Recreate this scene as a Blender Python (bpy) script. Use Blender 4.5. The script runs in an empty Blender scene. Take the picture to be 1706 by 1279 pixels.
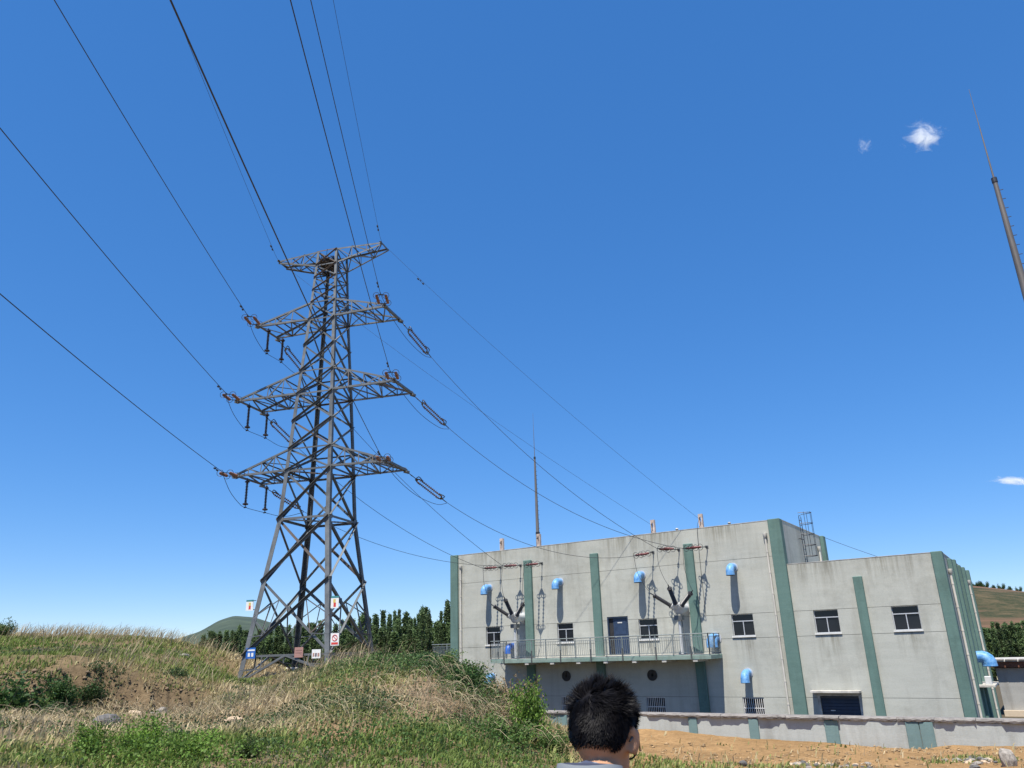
import bpy, bmesh, math, random
import numpy as np
from mathutils import Vector, Matrix
random.seed(7); rng = np.random.default_rng(7)
S = bpy.context.scene
C = S.collection
EYE = 5.0                      # eye height above the yard of the substation (z = 0)

# ------------------------------------------------------------------ camera
# world axes: X runs along the building's front, Y into the building, Z up
FPX, PITCH, ROLL, YAW = 1262.94, .336825, -.0314620, -.578958
def camera_axes():
    cp, sp = math.cos(PITCH), math.sin(PITCH)
    fw = np.array([0, cp, sp]); up = np.array([0, -sp, cp]); ri = np.array([1., 0, 0])
    c, s = math.cos(ROLL), math.sin(ROLL)
    r2 = c*ri + s*up; u2 = -s*ri + c*up
    ex = np.array([math.cos(YAW), math.sin(YAW), 0]); ey = np.array([-math.sin(YAW), math.cos(YAW), 0])
    Bm = np.stack([ex, ey, np.array([0, 0, 1.])])
    return Bm@r2, Bm@u2, Bm@fw
RI, UP, FW = camera_axes()
cam = bpy.data.cameras.new('camera'); camo = bpy.data.objects.new('camera', cam); C.objects.link(camo)
cam.sensor_width = 36; cam.lens = FPX*36/1706; cam.clip_end = 20000; cam.clip_start = .05
camo.matrix_world = Matrix(((RI[0], UP[0], -FW[0], 0), (RI[1], UP[1], -FW[1], 0), (RI[2], UP[2], -FW[2], EYE), (0, 0, 0, 1)))
S.camera = camo
# ------------------------------------------------------------------ sky and sun
SUN = Vector((.073, -.40, .91)).normalized()
world = bpy.data.worlds.new('World'); S.world = world; world.use_nodes = True
wn = world.node_tree.nodes; wl = world.node_tree.links
sky = wn.new('ShaderNodeTexSky'); sky.sky_type = 'NISHITA'; sky.sun_disc = False
sky.sun_elevation = math.asin(SUN.z); sky.sun_rotation = math.atan2(SUN.x, SUN.y)
sky.altitude = 2000; sky.air_density = 1.0; sky.dust_density = 0; sky.ozone_density = 10
bg = wn['Background']; bg.inputs['Strength'].default_value = .12
gam = wn.new('ShaderNodeGamma'); gam.inputs['Gamma'].default_value = .55      # the phone's soft tone curve and rich blue
hsv = wn.new('ShaderNodeHueSaturation'); hsv.inputs['Hue'].default_value = .511; hsv.inputs['Saturation'].default_value = 1.53; hsv.inputs['Value'].default_value = 1.9
wl.new(sky.outputs[0], gam.inputs[0]); wl.new(gam.outputs[0], hsv.inputs['Color']); wl.new(hsv.outputs[0], bg.inputs['Color'])
sl = bpy.data.lights.new('sun', 'SUN'); sl.energy = 5.0; sl.angle = math.radians(.53); sl.color = (1, .945, .85)
so = bpy.data.objects.new('sun', sl); C.objects.link(so); so.rotation_euler = SUN.to_track_quat('Z', 'Y').to_euler(); so.location = (0, 0, 60)
S.view_settings.view_transform = 'Standard'; S.view_settings.look = 'None'; S.view_settings.gamma = 1
S.view_settings.exposure = 0.65
S.render.engine = 'CYCLES'; S.cycles.max_bounces = 6; S.cycles.volume_bounces = 5; S.cycles.transparent_max_bounces = 8
S.render.resolution_x = 1024; S.render.resolution_y = 768

# ------------------------------------------------------------------ helpers
def ray(px, py):               # survey helper: direction of a sight line from the tripod
    return RI*((px-853)/FPX) - UP*((py-639.5)/FPX) + FW
def survey(px, py, d):         # point at plan distance d on that sight line
    r = ray(px, py); w = r*d/math.hypot(r[0], r[1]); return Vector((w[0], w[1], w[2]+EYE))
WM = {}
def setp(o, parent):
    if parent is not None:
        o.parent = parent; o.matrix_parent_inverse = WM.get(parent.name, Matrix()).inverted()
def tag(o, label, cat, group=None, kind=None):
    if label: o['label'] = label
    if cat: o['category'] = cat
    if group: o['group'] = group
    if kind: o['kind'] = kind
    return o
def empty(name, loc, label=None, cat=None, group=None, parent=None):
    o = bpy.data.objects.new(name, None); C.objects.link(o); o.empty_display_size = .3
    m = Matrix.Translation(Vector(loc))
    o.matrix_basis = m; WM[o.name] = m
    if parent is not None: setp(o, parent)
    return tag(o, label, cat, group)
class MB:
    def __init__(s): s.v = []; s.f = []
    def add(s, vs, fs):
        n = len(s.v); s.v += [tuple(v) for v in vs]; s.f += [tuple(i+n for i in f) for f in fs]; return s
    def box(s, x0, x1, y0, y1, z0, z1):
        return s.add([(x0,y0,z0),(x1,y0,z0),(x1,y1,z0),(x0,y1,z0),(x0,y0,z1),(x1,y0,z1),(x1,y1,z1),(x0,y1,z1)],
            [(0,3,2,1),(4,5,6,7),(0,1,5,4),(1,2,6,5),(2,3,7,6),(3,0,4,7)])
    def bbox(s, x0, x1, y0, y1, z0, z1, b=.02):      # box with chamfered vertical and top edges
        pts = [(x0+b,y0),(x1-b,y0),(x1,y0+b),(x1,y1-b),(x1-b,y1),(x0+b,y1),(x0,y1-b),(x0,y0+b)]
        ip = [(min(max(x,x0+b),x1-b), min(max(y,y0+b),y1-b)) for x, y in pts]
        vs = [(x,y,z0) for x,y in pts]+[(x,y,z1-b) for x,y in pts]+[(x,y,z1) for x,y in ip]
        fs = [tuple(range(7,-1,-1))]
        for r in (0, 8): fs += [(r+i, r+(i+1)%8, r+8+(i+1)%8, r+8+i) for i in range(8)]
        fs.append(tuple(range(16,24)))
        return s.add(vs, fs)
    def bar(s, a, b, w, h=None, up=(0,0,1)):
        a = Vector(a); b = Vector(b); h = h or w
        d = (b-a).normalized(); up = Vector(up)
        if abs(d.dot(up)) > .98: up = Vector((1,0,0))
        x = d.cross(up).normalized()*w/2; y = x.cross(d).normalized()*h/2
        vs = [a-x-y,a+x-y,a+x+y,a-x+y,b-x-y,b+x-y,b+x+y,b-x+y]
        return s.add(vs, [(0,3,2,1),(4,5,6,7),(0,1,5,4),(1,2,6,5),(2,3,7,6),(3,0,4,7)])
    def angle(s, a, b, w, t, xd, yd):                # rolled steel L section, heel on the line a-b
        a = Vector(a); b = Vector(b); d = (b-a).normalized()
        X = Vector(xd); X = (X-d*X.dot(d)).normalized(); Y = Vector(yd); Y = Y-d*Y.dot(d); Y = (Y-X*Y.dot(X)).normalized()
        pr = [(0,0),(w,0),(w,t),(t,t),(t,w),(0,w)]
        vs = [p+X*i+Y*j for p in (a,b) for i,j in pr]
        fs = [(i,(i+1)%6,6+(i+1)%6,6+i) for i in range(6)]+[(5,4,3,2,1,0),(6,7,8,9,10,11)]
        return s.add(vs, fs)
    def tube(s, pts, r, n=6, cap=True):
        pts = [Vector(p) for p in pts]; m = len(pts); rr = r if hasattr(r,'__len__') else [r]*m
        vs = []; x = None
        for i, p in enumerate(pts):
            d = (pts[min(i+1,m-1)]-pts[max(i-1,0)]).normalized()
            if x is None:
                x = d.orthogonal().normalized()
            else:
                x = (x-d*x.dot(d)); x = x.normalized() if x.length > 1e-6 else d.orthogonal().normalized()
            y = d.cross(x)
            for k in range(n):
                t = 2*math.pi*k/n; vs.append(p+(x*math.cos(t)+y*math.sin(t))*rr[i])
        fs = [(i*n+k, i*n+(k+1)%n, (i+1)*n+(k+1)%n, (i+1)*n+k) for i in range(m-1) for k in range(n)]
        if cap: fs += [tuple(range(n-1,-1,-1)), tuple(range((m-1)*n, m*n))]
        return s.add(vs, fs)
    def lathe(s, prof, origin=(0,0,0), axis=(0,0,1), n=12, cap=True):   # prof: (distance along axis, radius)
        o = Vector(origin); d = Vector(axis).normalized(); x = d.orthogonal().normalized(); y = d.cross(x)
        vs = []; m = len(prof)
        for t, r in prof:
            for k in range(n):
                a = 2*math.pi*k/n; vs.append(o+d*t+(x*math.cos(a)+y*math.sin(a))*max(r,1e-4))
        fs = [(i*n+k, i*n+(k+1)%n, (i+1)*n+(k+1)%n, (i+1)*n+k) for i in range(m-1) for k in range(n)]
        if cap: fs += [tuple(range(n-1,-1,-1)), tuple(range((m-1)*n, m*n))]
        return s.add(vs, fs)
    def ring(s, c, axis, R, r, n=16, k=5):
        c = Vector(c); d = Vector(axis).normalized(); x = d.orthogonal().normalized(); y = d.cross(x)
        return s.tube([c+(x*math.cos(2*math.pi*i/n)+y*math.sin(2*math.pi*i/n))*R for i in range(n+1)], r, k, False)
    def mesh(s, name, mat, smooth=False):
        me = bpy.data.meshes.new(name); me.from_pydata(s.v, [], s.f); me.update()
        if mat: me.materials.append(mat)
        if smooth:
            me.polygons.foreach_set('use_smooth', [True]*len(me.polygons))
            try: me.set_sharp_from_angle(angle=math.radians(40))
            except Exception: pass
        return me
    def build(s, name, mat, parent=None, smooth=False):
        o = bpy.data.objects.new(name, s.mesh(name, mat, smooth)); C.objects.link(o); setp(o, parent); return o
def link_mesh(name, me, parent=None, mw=None):
    o = bpy.data.objects.new(name, me); C.objects.link(o); setp(o, parent)
    if mw is not None: o.matrix_basis = mw
    return o
def kids(o): return [c for c in bpy.data.objects if c.parent == o]
KID = {}
def copy_tree(o, parent=None):
    c = o.copy(); C.objects.link(c)
    if parent is not None: c.parent = parent
    if o.name not in KID: KID[o.name] = [k.name for k in o.children]
    for n in KID[o.name]: copy_tree(bpy.data.objects[n], c)
    return c
def numpy_mesh(name, verts, faces_list, mat, cols=None, parent=None):
    # faces_list: list of int arrays (n,3) or (n,4)
    me = bpy.data.meshes.new(name); me.vertices.add(len(verts)); me.vertices.foreach_set('co', np.asarray(verts, np.float32).ravel())
    idx = np.concatenate([f.ravel() for f in faces_list]).astype(np.int32)
    tot = np.concatenate([np.full(len(f), f.shape[1]) for f in faces_list]).astype(np.int32)
    st = np.concatenate([[0], np.cumsum(tot)[:-1]]).astype(np.int32)
    me.loops.add(len(idx)); me.loops.foreach_set('vertex_index', idx)
    me.polygons.add(len(tot)); me.polygons.foreach_set('loop_start', st); me.polygons.foreach_set('loop_total', tot)
    if cols is not None:
        a = me.attributes.new('Col', 'FLOAT_COLOR', 'POINT'); c4 = np.ones((len(verts), 4), np.float32); c4[:, :3] = cols
        a.data.foreach_set('color', c4.ravel())
    me.update(calc_edges=True); me.materials.append(mat)
    o = bpy.data.objects.new(name, me); C.objects.link(o); setp(o, parent); return o

# ------------------------------------------------------------------ materials
def new_mat(name):
    m = bpy.data.materials.new(name); m.use_nodes = True
    return m, m.node_tree.nodes, m.node_tree.links, m.node_tree.nodes['Principled BSDF']
def mat(name, col, rough=.7, metal=0, var=.15, scale=3, bump=0, bscale=40, spec=.5, stretch=(1,1,1), col2=None, detail=6):
    m, n, l, b = new_mat(name)
    tc = n.new('ShaderNodeTexCoord'); mp = n.new('ShaderNodeMapping'); mp.inputs['Scale'].default_value = stretch
    l.new(tc.outputs['Object'], mp.inputs[0])
    nz = n.new('ShaderNodeTexNoise'); nz.inputs['Scale'].default_value = scale; nz.inputs['Detail'].default_value = detail; nz.inputs['Roughness'].default_value = .65
    l.new(mp.outputs[0], nz.inputs['Vector'])
    rp = n.new('ShaderNodeValToRGB'); e = rp.color_ramp.elements
    c2 = col2 or tuple(min(1, c*(1+var)) for c in col); c1 = tuple(c*(1-var) for c in col) if not col2 else col
    e[0].position = .33; e[1].position = .67; e[0].color = (*c1, 1); e[1].color = (*c2, 1)
    l.new(nz.outputs['Fac'], rp.inputs[0]); l.new(rp.outputs[0], b.inputs['Base Color'])
    b.inputs['Roughness'].default_value = rough; b.inputs['Metallic'].default_value = metal
    b.inputs['Specular IOR Level'].default_value = spec
    if bump:
        n2 = n.new('ShaderNodeTexNoise'); n2.inputs['Scale'].default_value = bscale; n2.inputs['Detail'].default_value = 4
        l.new(tc.outputs['Object'], n2.inputs['Vector'])
        bp = n.new('ShaderNodeBump'); bp.inputs['Strength'].default_value = bump; bp.inputs['Distance'].default_value = .02
        l.new(n2.outputs['Fac'], bp.inputs['Height']); l.new(bp.outputs[0], b.inputs['Normal'])
    return m
STAIN_SILLS = [(-30.22,5.25),(-24.74,5.25),(-19.17,5.25),(-13.59,5.25),(-9.22,5.25),(-5.50,5.25),(-9.3,8.9),(-5.8,8.9),(-30.2,11.3),(-25.2,11.3),(-20.5,11.3),(-18.0,11.3),(-14.0,11.3)]
def concrete(name, base, dark, light, streak=.5, stains=False):
    # trowelled render: broad blotches, horizontal trowel bands, rain streaks
    m, n, l, b = new_mat(name)
    tc = n.new('ShaderNodeTexCoord')
    def noise(sc, stretch=(1,1,1), det=6, rough=.6):
        mp = n.new('ShaderNodeMapping'); mp.inputs['Scale'].default_value = stretch; l.new(tc.outputs['Object'], mp.inputs[0])
        z = n.new('ShaderNodeTexNoise'); z.inputs['Scale'].default_value = sc; z.inputs['Detail'].default_value = det; z.inputs['Roughness'].default_value = rough
        l.new(mp.outputs[0], z.inputs['Vector']); return z
    def ramp(src, p0, p1, c0, c1):
        r = n.new('ShaderNodeValToRGB'); e = r.color_ramp.elements; e[0].position = p0; e[1].position = p1; e[0].color = (*c0,1); e[1].color = (*c1,1)
        l.new(src.outputs['Fac'], r.inputs[0]); return r
    def mixc(a, bb, fac, mode='MIX'):
        x = n.new('ShaderNodeMix'); x.data_type = 'RGBA'; x.blend_type = mode
        if isinstance(fac, float): x.inputs[0].default_value = fac
        else: l.new(fac, x.inputs[0])
        l.new(a, x.inputs[6]); l.new(bb, x.inputs[7]); return x.outputs[2]
    A = ramp(noise(.35, (1,1,1.4)), .36, .66, dark, base)
    Bn = ramp(noise(.9, (.6,.6,4.5), 8, .7), .35, .68, base, light)
    c = mixc(A.outputs[0], Bn.outputs[0], .5)
    st = ramp(noise(1.6, (1.2,1.2,.13), 5), .5, .72, (1,1,1), (.72,.70,.68))
    c = mixc(c, st.outputs[0], streak, 'MULTIPLY')
    fine = ramp(noise(14, (1,1,1.5), 5, .7), .3, .7, (.9,.9,.9), (1.06,1.06,1.06))
    c = mixc(c, fine.outputs[0], 1.0, 'MULTIPLY')
    blot = ramp(noise(.5, (1,1,.9), 8, .75), .52, .72, (1,1,1), (.72,.715,.70))
    c = mixc(c, blot.outputs[0], .8, 'MULTIPLY')
    if stains:      # rain marks that run down from the sills and the parapet
        sp = n.new('ShaderNodeSeparateXYZ'); l.new(tc.outputs['Object'], sp.inputs[0]); tot = None
        wob = noise(1.1, (1,1,.25), 3)
        for xc, zt in STAIN_SILLS:
            par = zt > 8; hw = (1.6 if par else .62); ln_ = (1.5 if par else 1.5)
            dx = n.new('ShaderNodeMath'); dx.operation = 'SUBTRACT'; l.new(sp.outputs['X'], dx.inputs[0]); dx.inputs[1].default_value = xc
            ab = n.new('ShaderNodeMath'); ab.operation = 'ABSOLUTE'; l.new(dx.outputs[0], ab.inputs[0])
            mx = n.new('ShaderNodeMapRange'); mx.interpolation_type = 'SMOOTHSTEP'; mx.inputs[1].default_value = hw*1.1; mx.inputs[2].default_value = hw*.45; l.new(ab.outputs[0], mx.inputs[0])
            mz = n.new('ShaderNodeMapRange'); mz.inputs[1].default_value = zt-ln_; mz.inputs[2].default_value = zt; l.new(sp.outputs['Z'], mz.inputs[0])
            up_ = n.new('ShaderNodeMath'); up_.operation = 'LESS_THAN'; l.new(sp.outputs['Z'], up_.inputs[0]); up_.inputs[1].default_value = zt+.02
            m1 = n.new('ShaderNodeMath'); m1.operation = 'MULTIPLY'; l.new(mx.outputs[0], m1.inputs[0]); l.new(mz.outputs[0], m1.inputs[1])
            m2 = n.new('ShaderNodeMath'); m2.operation = 'MULTIPLY'; l.new(m1.outputs[0], m2.inputs[0]); l.new(up_.outputs[0], m2.inputs[1])
            if tot is None: tot = m2
            else:
                ad = n.new('ShaderNodeMath'); ad.operation = 'MAXIMUM'; l.new(tot.outputs[0], ad.inputs[0]); l.new(m2.outputs[0], ad.inputs[1]); tot = ad
        sk = noise(3.2, (1.6,1.6,.10), 5, .7); rs = n.new('ShaderNodeMapRange'); rs.inputs[1].default_value = .40; rs.inputs[2].default_value = .62; l.new(sk.outputs['Fac'], rs.inputs[0])
        fm = n.new('ShaderNodeMath'); fm.operation = 'MULTIPLY'; l.new(tot.outputs[0], fm.inputs[0]); l.new(rs.outputs[0], fm.inputs[1])
        dk = n.new('ShaderNodeRGB'); dk.outputs[0].default_value = (.58,.56,.52,1)
        c = mixc(c, dk.outputs[0], fm.outputs[0], 'MULTIPLY')
    l.new(c, b.inputs['Base Color']); b.inputs['Roughness'].default_value = .9; b.inputs['Specular IOR Level'].default_value = .25
    bp = n.new('ShaderNodeBump'); bp.inputs['Strength'].default_value = .25; bp.inputs['Distance'].default_value = .02
    hn = noise(6, (1,1,3), 8, .7); l.new(hn.outputs['Fac'], bp.inputs['Height']); l.new(bp.outputs[0], b.inputs['Normal'])
    return m
def leaf_mat(name, trans=.35, rough=.6, attr=True, col=(.06,.1,.03), var=.35):
    m, n, l, b = new_mat(name)
    out = n['Material Output']
    if attr:
        a = n.new('ShaderNodeAttribute'); a.attribute_name = 'Col'; src = a.outputs['Color']
    else:
        a = n.new('ShaderNodeRGB'); a.outputs[0].default_value = (*col, 1); src = a.outputs[0]
    oi = n.new('ShaderNodeObjectInfo'); hv = n.new('ShaderNodeHueSaturation')
    mr = n.new('ShaderNodeMapRange'); mr.inputs[3].default_value = .95*(1-var); mr.inputs[4].default_value = .95*(1+var)
    l.new(oi.outputs['Random'], mr.inputs[0]); l.new(mr.outputs[0], hv.inputs['Value']); l.new(src, hv.inputs['Color'])
    b.inputs['Roughness'].default_value = rough; b.inputs['Specular IOR Level'].default_value = .3
    l.new(hv.outputs[0], b.inputs['Base Color'])
    t = n.new('ShaderNodeBsdfTranslucent'); l.new(hv.outputs[0], t.inputs['Color'])
    x = n.new('ShaderNodeMixShader'); x.inputs[0].default_value = trans
    l.new(b.outputs[0], x.inputs[1]); l.new(t.outputs[0], x.inputs[2]); l.new(x.outputs[0], out.inputs[0])
    return m
M = {}
M['render'] = concrete('facade_render', (.435,.44,.39), (.325,.33,.295), (.52,.52,.465), stains=True)
M['render_far'] = concrete('house_render', (.36,.36,.34), (.25,.25,.24), (.44,.43,.40), .9)
M['fence_render'] = concrete('fence_render', (.41,.435,.415), (.33,.355,.34), (.48,.50,.48), .8)
M['coping'] = mat('coping_concrete', (.21,.195,.18), .95, var=.35, scale=2, bump=.4, bscale=18)
M['green'] = concrete('green_paint', (.115,.195,.172), (.09,.155,.138), (.15,.235,.205), .7)
M['green_slab'] = concrete('green_slab_paint', (.19,.29,.25), (.13,.20,.18), (.34,.36,.32), .9)
M['teal_fence'] = concrete('fence_pilaster_paint', (.15,.235,.235), (.12,.19,.195), (.19,.275,.27), .6)
M['groove'] = mat('joint_filler', (.13,.13,.12), .95)
M['plain_concrete'] = mat('plain_concrete', (.42,.40,.36), .92, var=.3, scale=2.5, bump=.3, bscale=25)
M['post_concrete'] = mat('pink_concrete', (.50,.40,.34), .92, var=.3, scale=4, bump=.3)
M['alu'] = mat('aluminium_frame', (.55,.56,.58), .45, .3, var=.06)
M['sill'] = mat('white_sill', (.62,.61,.58), .7, var=.12)
M['white_pipe'] = mat('ivory_pipe', (.54,.51,.45), .5, var=.14, scale=6, stretch=(1,1,.3))
def glass_dark():
    m, n, l, b = new_mat('dark_window_glass')
    nz = n.new('ShaderNodeTexNoise'); nz.inputs['Scale'].default_value = 1.2
    rp = n.new('ShaderNodeValToRGB'); rp.color_ramp.elements[0].color = (.006,.007,.010,1); rp.color_ramp.elements[1].color = (.018,.02,.026,1)
    tc = n.new('ShaderNodeTexCoord'); l.new(tc.outputs['Object'], nz.inputs['Vector']); l.new(nz.outputs['Fac'], rp.inputs[0]); l.new(rp.outputs[0], b.inputs['Base Color'])
    b.inputs['Roughness'].default_value = .12; b.inputs['Specular IOR Level'].default_value = .35
    return m
M['glass'] = glass_dark()
M['dark_void'] = mat('dark_opening_shade', (.022,.022,.024), .9)
M['blue_door'] = mat('blue_door_paint', (.024,.044,.09), .5, var=.15, scale=4)
M['navy'] = mat('navy_shutter', (.020,.034,.065), .5, var=.2, scale=3)
M['hood'] = mat('blue_hood_wrap', (.045,.21,.52), .5, var=.1, scale=5.5, col2=(.20,.40,.64), bump=.5, bscale=9)
M['hood_dark'] = mat('deep_blue_plastic', (.02,.12,.50), .45, var=.25, scale=5)
M['rail'] = mat('galvanised_rail', (.26,.29,.28), .5, .55, var=.25, scale=8)
M['steel'] = mat('weathered_galvanised_steel', (.15,.158,.16), .58, .45, var=.3, scale=1.7, stretch=(1,1,1))
M['steel_dark'] = mat('dull_galvanised_steel', (.11,.118,.12), .62, .4, var=.3, scale=2.2)
M['fitting'] = mat('dark_line_fitting', (.055,.055,.06), .5, .7, var=.3, scale=9)
M['wire'] = mat('aged_aluminium_conductor', (.045,.047,.055), .55, .4, var=.2, scale=2)
M['porcelain'] = mat('brown_insulator', (.26,.125,.075), .35, var=.3, scale=8)
M['span_poly'] = mat('gray_brown_insulator', (.13,.085,.07), .35, var=.3, scale=8)
M['red_poly'] = mat('dark_red_insulator', (.13,.026,.026), .45, var=.3, scale=8)
M['black_poly'] = mat('dark_brown_insulator', (.030,.022,.024), .4, var=.3, scale=8)
M['bush_gray'] = mat('charcoal_bushing', (.055,.055,.06), .4, var=.25, scale=8)
M['tank'] = mat('pale_gray_tank_paint', (.50,.51,.51), .4, var=.08, scale=5)
M['mast'] = mat('mast_steel', (.15,.138,.13), .6, .4, var=.25, scale=1.5, stretch=(1,1,.3))
M['bark'] = mat('bark', (.17,.15,.11), .9, var=.35, scale=5, stretch=(1,1,.25), bump=.4, bscale=20)
M['twig'] = mat('dry_twig', (.30,.22,.13), .85, var=.3, scale=8)
M['leaf'] = leaf_mat('foliage_leaf', .4)
M['grass'] = leaf_mat('grass_blade', .35, .65, var=0)
M['rock'] = mat('weathered_rock', (.26,.235,.205), .95, var=.4, scale=4, bump=.6, bscale=9)
M['rock_dark'] = mat('dark_rock', (.11,.105,.10), .95, var=.4, scale=4, bump=.6, bscale=9)
M['rock_tan'] = mat('tan_rock', (.50,.38,.26), .95, var=.3, scale=4, bump=.6, bscale=9)
M['nest'] = mat('nest_twigs', (.05,.037,.028), .95, var=.4, scale=12)
def flat(name, col, rough=.5):
    if name not in M: M[name] = mat(name, col, rough, var=.06, scale=6)
    return M[name]

# ------------------------------------------------------------------ terrain
def h2(ix, iy, s):
    n = (ix*374761393 + iy*668265263 + s*974634777) & 0x7fffffff
    n = ((n ^ (n >> 13))*1274126177) & 0x7fffffff
    return ((n ^ (n >> 16)) & 0xffff)/65535.
def vnoise(x, y, sc, s=0):
    x = np.asarray(x)/sc; y = np.asarray(y)/sc
    ix = np.floor(x).astype(np.int64); iy = np.floor(y).astype(np.int64); fx = x-ix; fy = y-iy
    fx = fx*fx*(3-2*fx); fy = fy*fy*(3-2*fy)
    a = h2(ix,iy,s); b = h2(ix+1,iy,s); c = h2(ix,iy+1,s); d = h2(ix+1,iy+1,s)
    return (a*(1-fx)+b*fx)*(1-fy)+(c*(1-fx)+d*fx)*fy
def fbm(x, y, sc, s=0, o=4):
    t = 0; a = .5; tot = 0
    for i in range(o): t = t+a*vnoise(x, y, sc/2**i, s+i*17); tot += a; a *= .55
    return t/tot-.5
TC = np.array([-31.1118, 28.2144]); TU = np.array([.95493662, .29680979]); TV = np.array([-.29680979, .95493662])
def tower_xy(a, b): q = TC+a*TU+b*TV; return q
ctrl = []
def cp(px, py, d, dz=0): p = survey(px, py, d); ctrl.append((p.x, p.y, p.z+dz))
for a in range(0, 360, 45): ctrl.append((5*math.cos(math.radians(a)), 5*math.sin(math.radians(a)), 3.25))
ctrl.append((0, 0, 3.25)); ctrl.append((-6, -25, 3.4)); ctrl.append((20, -10, 3.0)); ctrl.append((-35, -15, 3.6)); ctrl.append((12, 10, 2.6)); ctrl.append((10, 29, 1.6))
for q in ((-150,1279,11),(100,1279,11),(300,1279,11),(500,1279,11),(700,1279,11.5),(900,1279,14),(1100,1279,17),(1400,1279,19),(1650,1279,20),
          (-150,1205,20),(100,1205,20),(300,1205,21),(450,1205,19),(600,1215,14.6),(750,1218,14.6),(850,1250,15.2),
          (210,1172,26),(350,1172,27),(30,1165,28.5),(100,1162,29),(190,1162,29.5),(270,1160,30),(100,1116,31),(190,1118,31.3),(270,1122,31.6),(0,1122,30.5),(-150,1130,30),(340,1125,32),
          (0,1082,38),(150,1082,38),(300,1087,38),(230,1058,45),(0,1062,45),(150,1064,45),(300,1073,45),(400,1094,46),(-150,1066,45),(-150,1090,38),
          (450,1154,30),(400,1152,36),(465,1143,36),(515,1128,36.5),(430,1172,25),(560,1112,28),(520,1172,20),(640,1160,18),(600,1097,25.5),(690,1100,22),(745,1112,20.5),(790,1145,19.5),(835,1190,18.6),
          (1000,1252,23),(1250,1258,24),(1500,1264,24),(1680,1258,25),(900,1232,25),
          (1030,1216,30.5/ .9)):
    if q[2] < 33.5 or q[0] < 900: cp(*q, dz=-.12)
for x, zr in ((-23.5,-2.6),(-19.34,-3.11),(-15.5,-3.26),(-12.4,-3.24),(-9.8,-3.4),(-7.15,-3.47),(-4.26,-3.52),(-2.4,-3.41),(2,-3.3)): ctrl.append((x, 30.9, zr+EYE))
for (px, d, z) in ((700,29,2.9),(700,37,2.0),(800,25.5,1.8),(800,31,1.6),(650,50,1.6),(740,55,.8),(560,55,2.5),(450,60,3.2),(300,70,5.2),(100,70,6.0),(-200,70,6.2),(600,75,1.0),(400,90,2.5)):
    p = survey(px, 1080, d); ctrl.append((p.x, p.y, z))
FEET = {'N': (1,-1,4.35), 'R': (1,1,4.3), 'B': (-1,1,4.2), 'L': (-1,-1,3.85)}
for k, (a, b, z) in FEET.items(): q = tower_xy(2.4*a, 2.4*b); ctrl.append((q[0], q[1], z))
ctrl = np.array(ctrl)
def tps_fit(P):
    n = len(P); d2 = ((P[:,None,:2]-P[None,:,:2])**2).sum(-1); K = .5*d2*np.log(d2+1e-9)
    Q = np.c_[np.ones(n), P[:,:2]]; A = np.zeros((n+3,n+3)); A[:n,:n] = K+np.eye(n)*.4; A[:n,n:] = Q; A[n:,:n] = Q.T
    return np.linalg.solve(A, np.r_[P[:,2], 0, 0, 0])
TPW = tps_fit(ctrl)
def sstep(x, a, b): t = np.clip((x-a)/(b-a), 0, 1); return t*t*(3-2*t)
def SCARP(azd): return 30.7+1.1*(vnoise(azd, azd*0, 2.3, 4)-.5)+.5*(vnoise(azd, azd*0, .7, 6)-.5)
def ground(x, y):
    x = np.asarray(x, float).ravel(); y = np.asarray(y, float).ravel(); out = np.empty(len(x))
    for i in range(0, len(x), 40000):
        X = x[i:i+40000]; Y = y[i:i+40000]
        d2 = (X[:,None]-ctrl[None,:,0])**2+(Y[:,None]-ctrl[None,:,1])**2
        out[i:i+40000] = (.5*d2*np.log(d2+1e-9))@TPW[:len(ctrl)]+TPW[-3]+TPW[-2]*X+TPW[-1]*Y
    out = np.clip(out, -.2, 7.5)
    bare = sstep(x, -20, -16)
    rough = .55-.40*bare
    out += bare*(.16*fbm(x, y, 1.1, 71, 3)+.07*fbm(x, y, .35, 73, 2))
    out += rough*(.55*fbm(x, y, 5, 3)+.35*fbm(x, y, 1.4, 9, 3))+.05*fbm(x, y, .5, 31, 2)
    # the bank on the left breaks off in a little scarp
    azd = np.degrees(np.arctan2(y, x)); dd = np.hypot(x, y)
    out -= .6*(1-sstep(dd, SCARP(azd)-.22, SCARP(azd)+.22))*sstep(dd, 23, 29.3)*sstep(azd, 143.5, 146)*(1-sstep(azd, 164, 170))
    out += .5*fbm(x, y, .8, 83, 3)*np.exp(-((dd-SCARP(azd)+.15)/.5)**2)*sstep(azd, 143.5, 146)
    # flat made ground outside the surveyed mound
    r = np.hypot(x+15, y-18)
    out = out*(1-sstep(r, 62, 85))
    yard = sstep(y, 31.05, 31.2)*sstep(x, -24.3, -24.0)
    yard = np.maximum(yard, sstep(y, 38, 41)*sstep(x, -38, -34))
    out = out*(1-yard)
    return out
def ground1(x, y): return float(ground([x], [y])[0])
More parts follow.
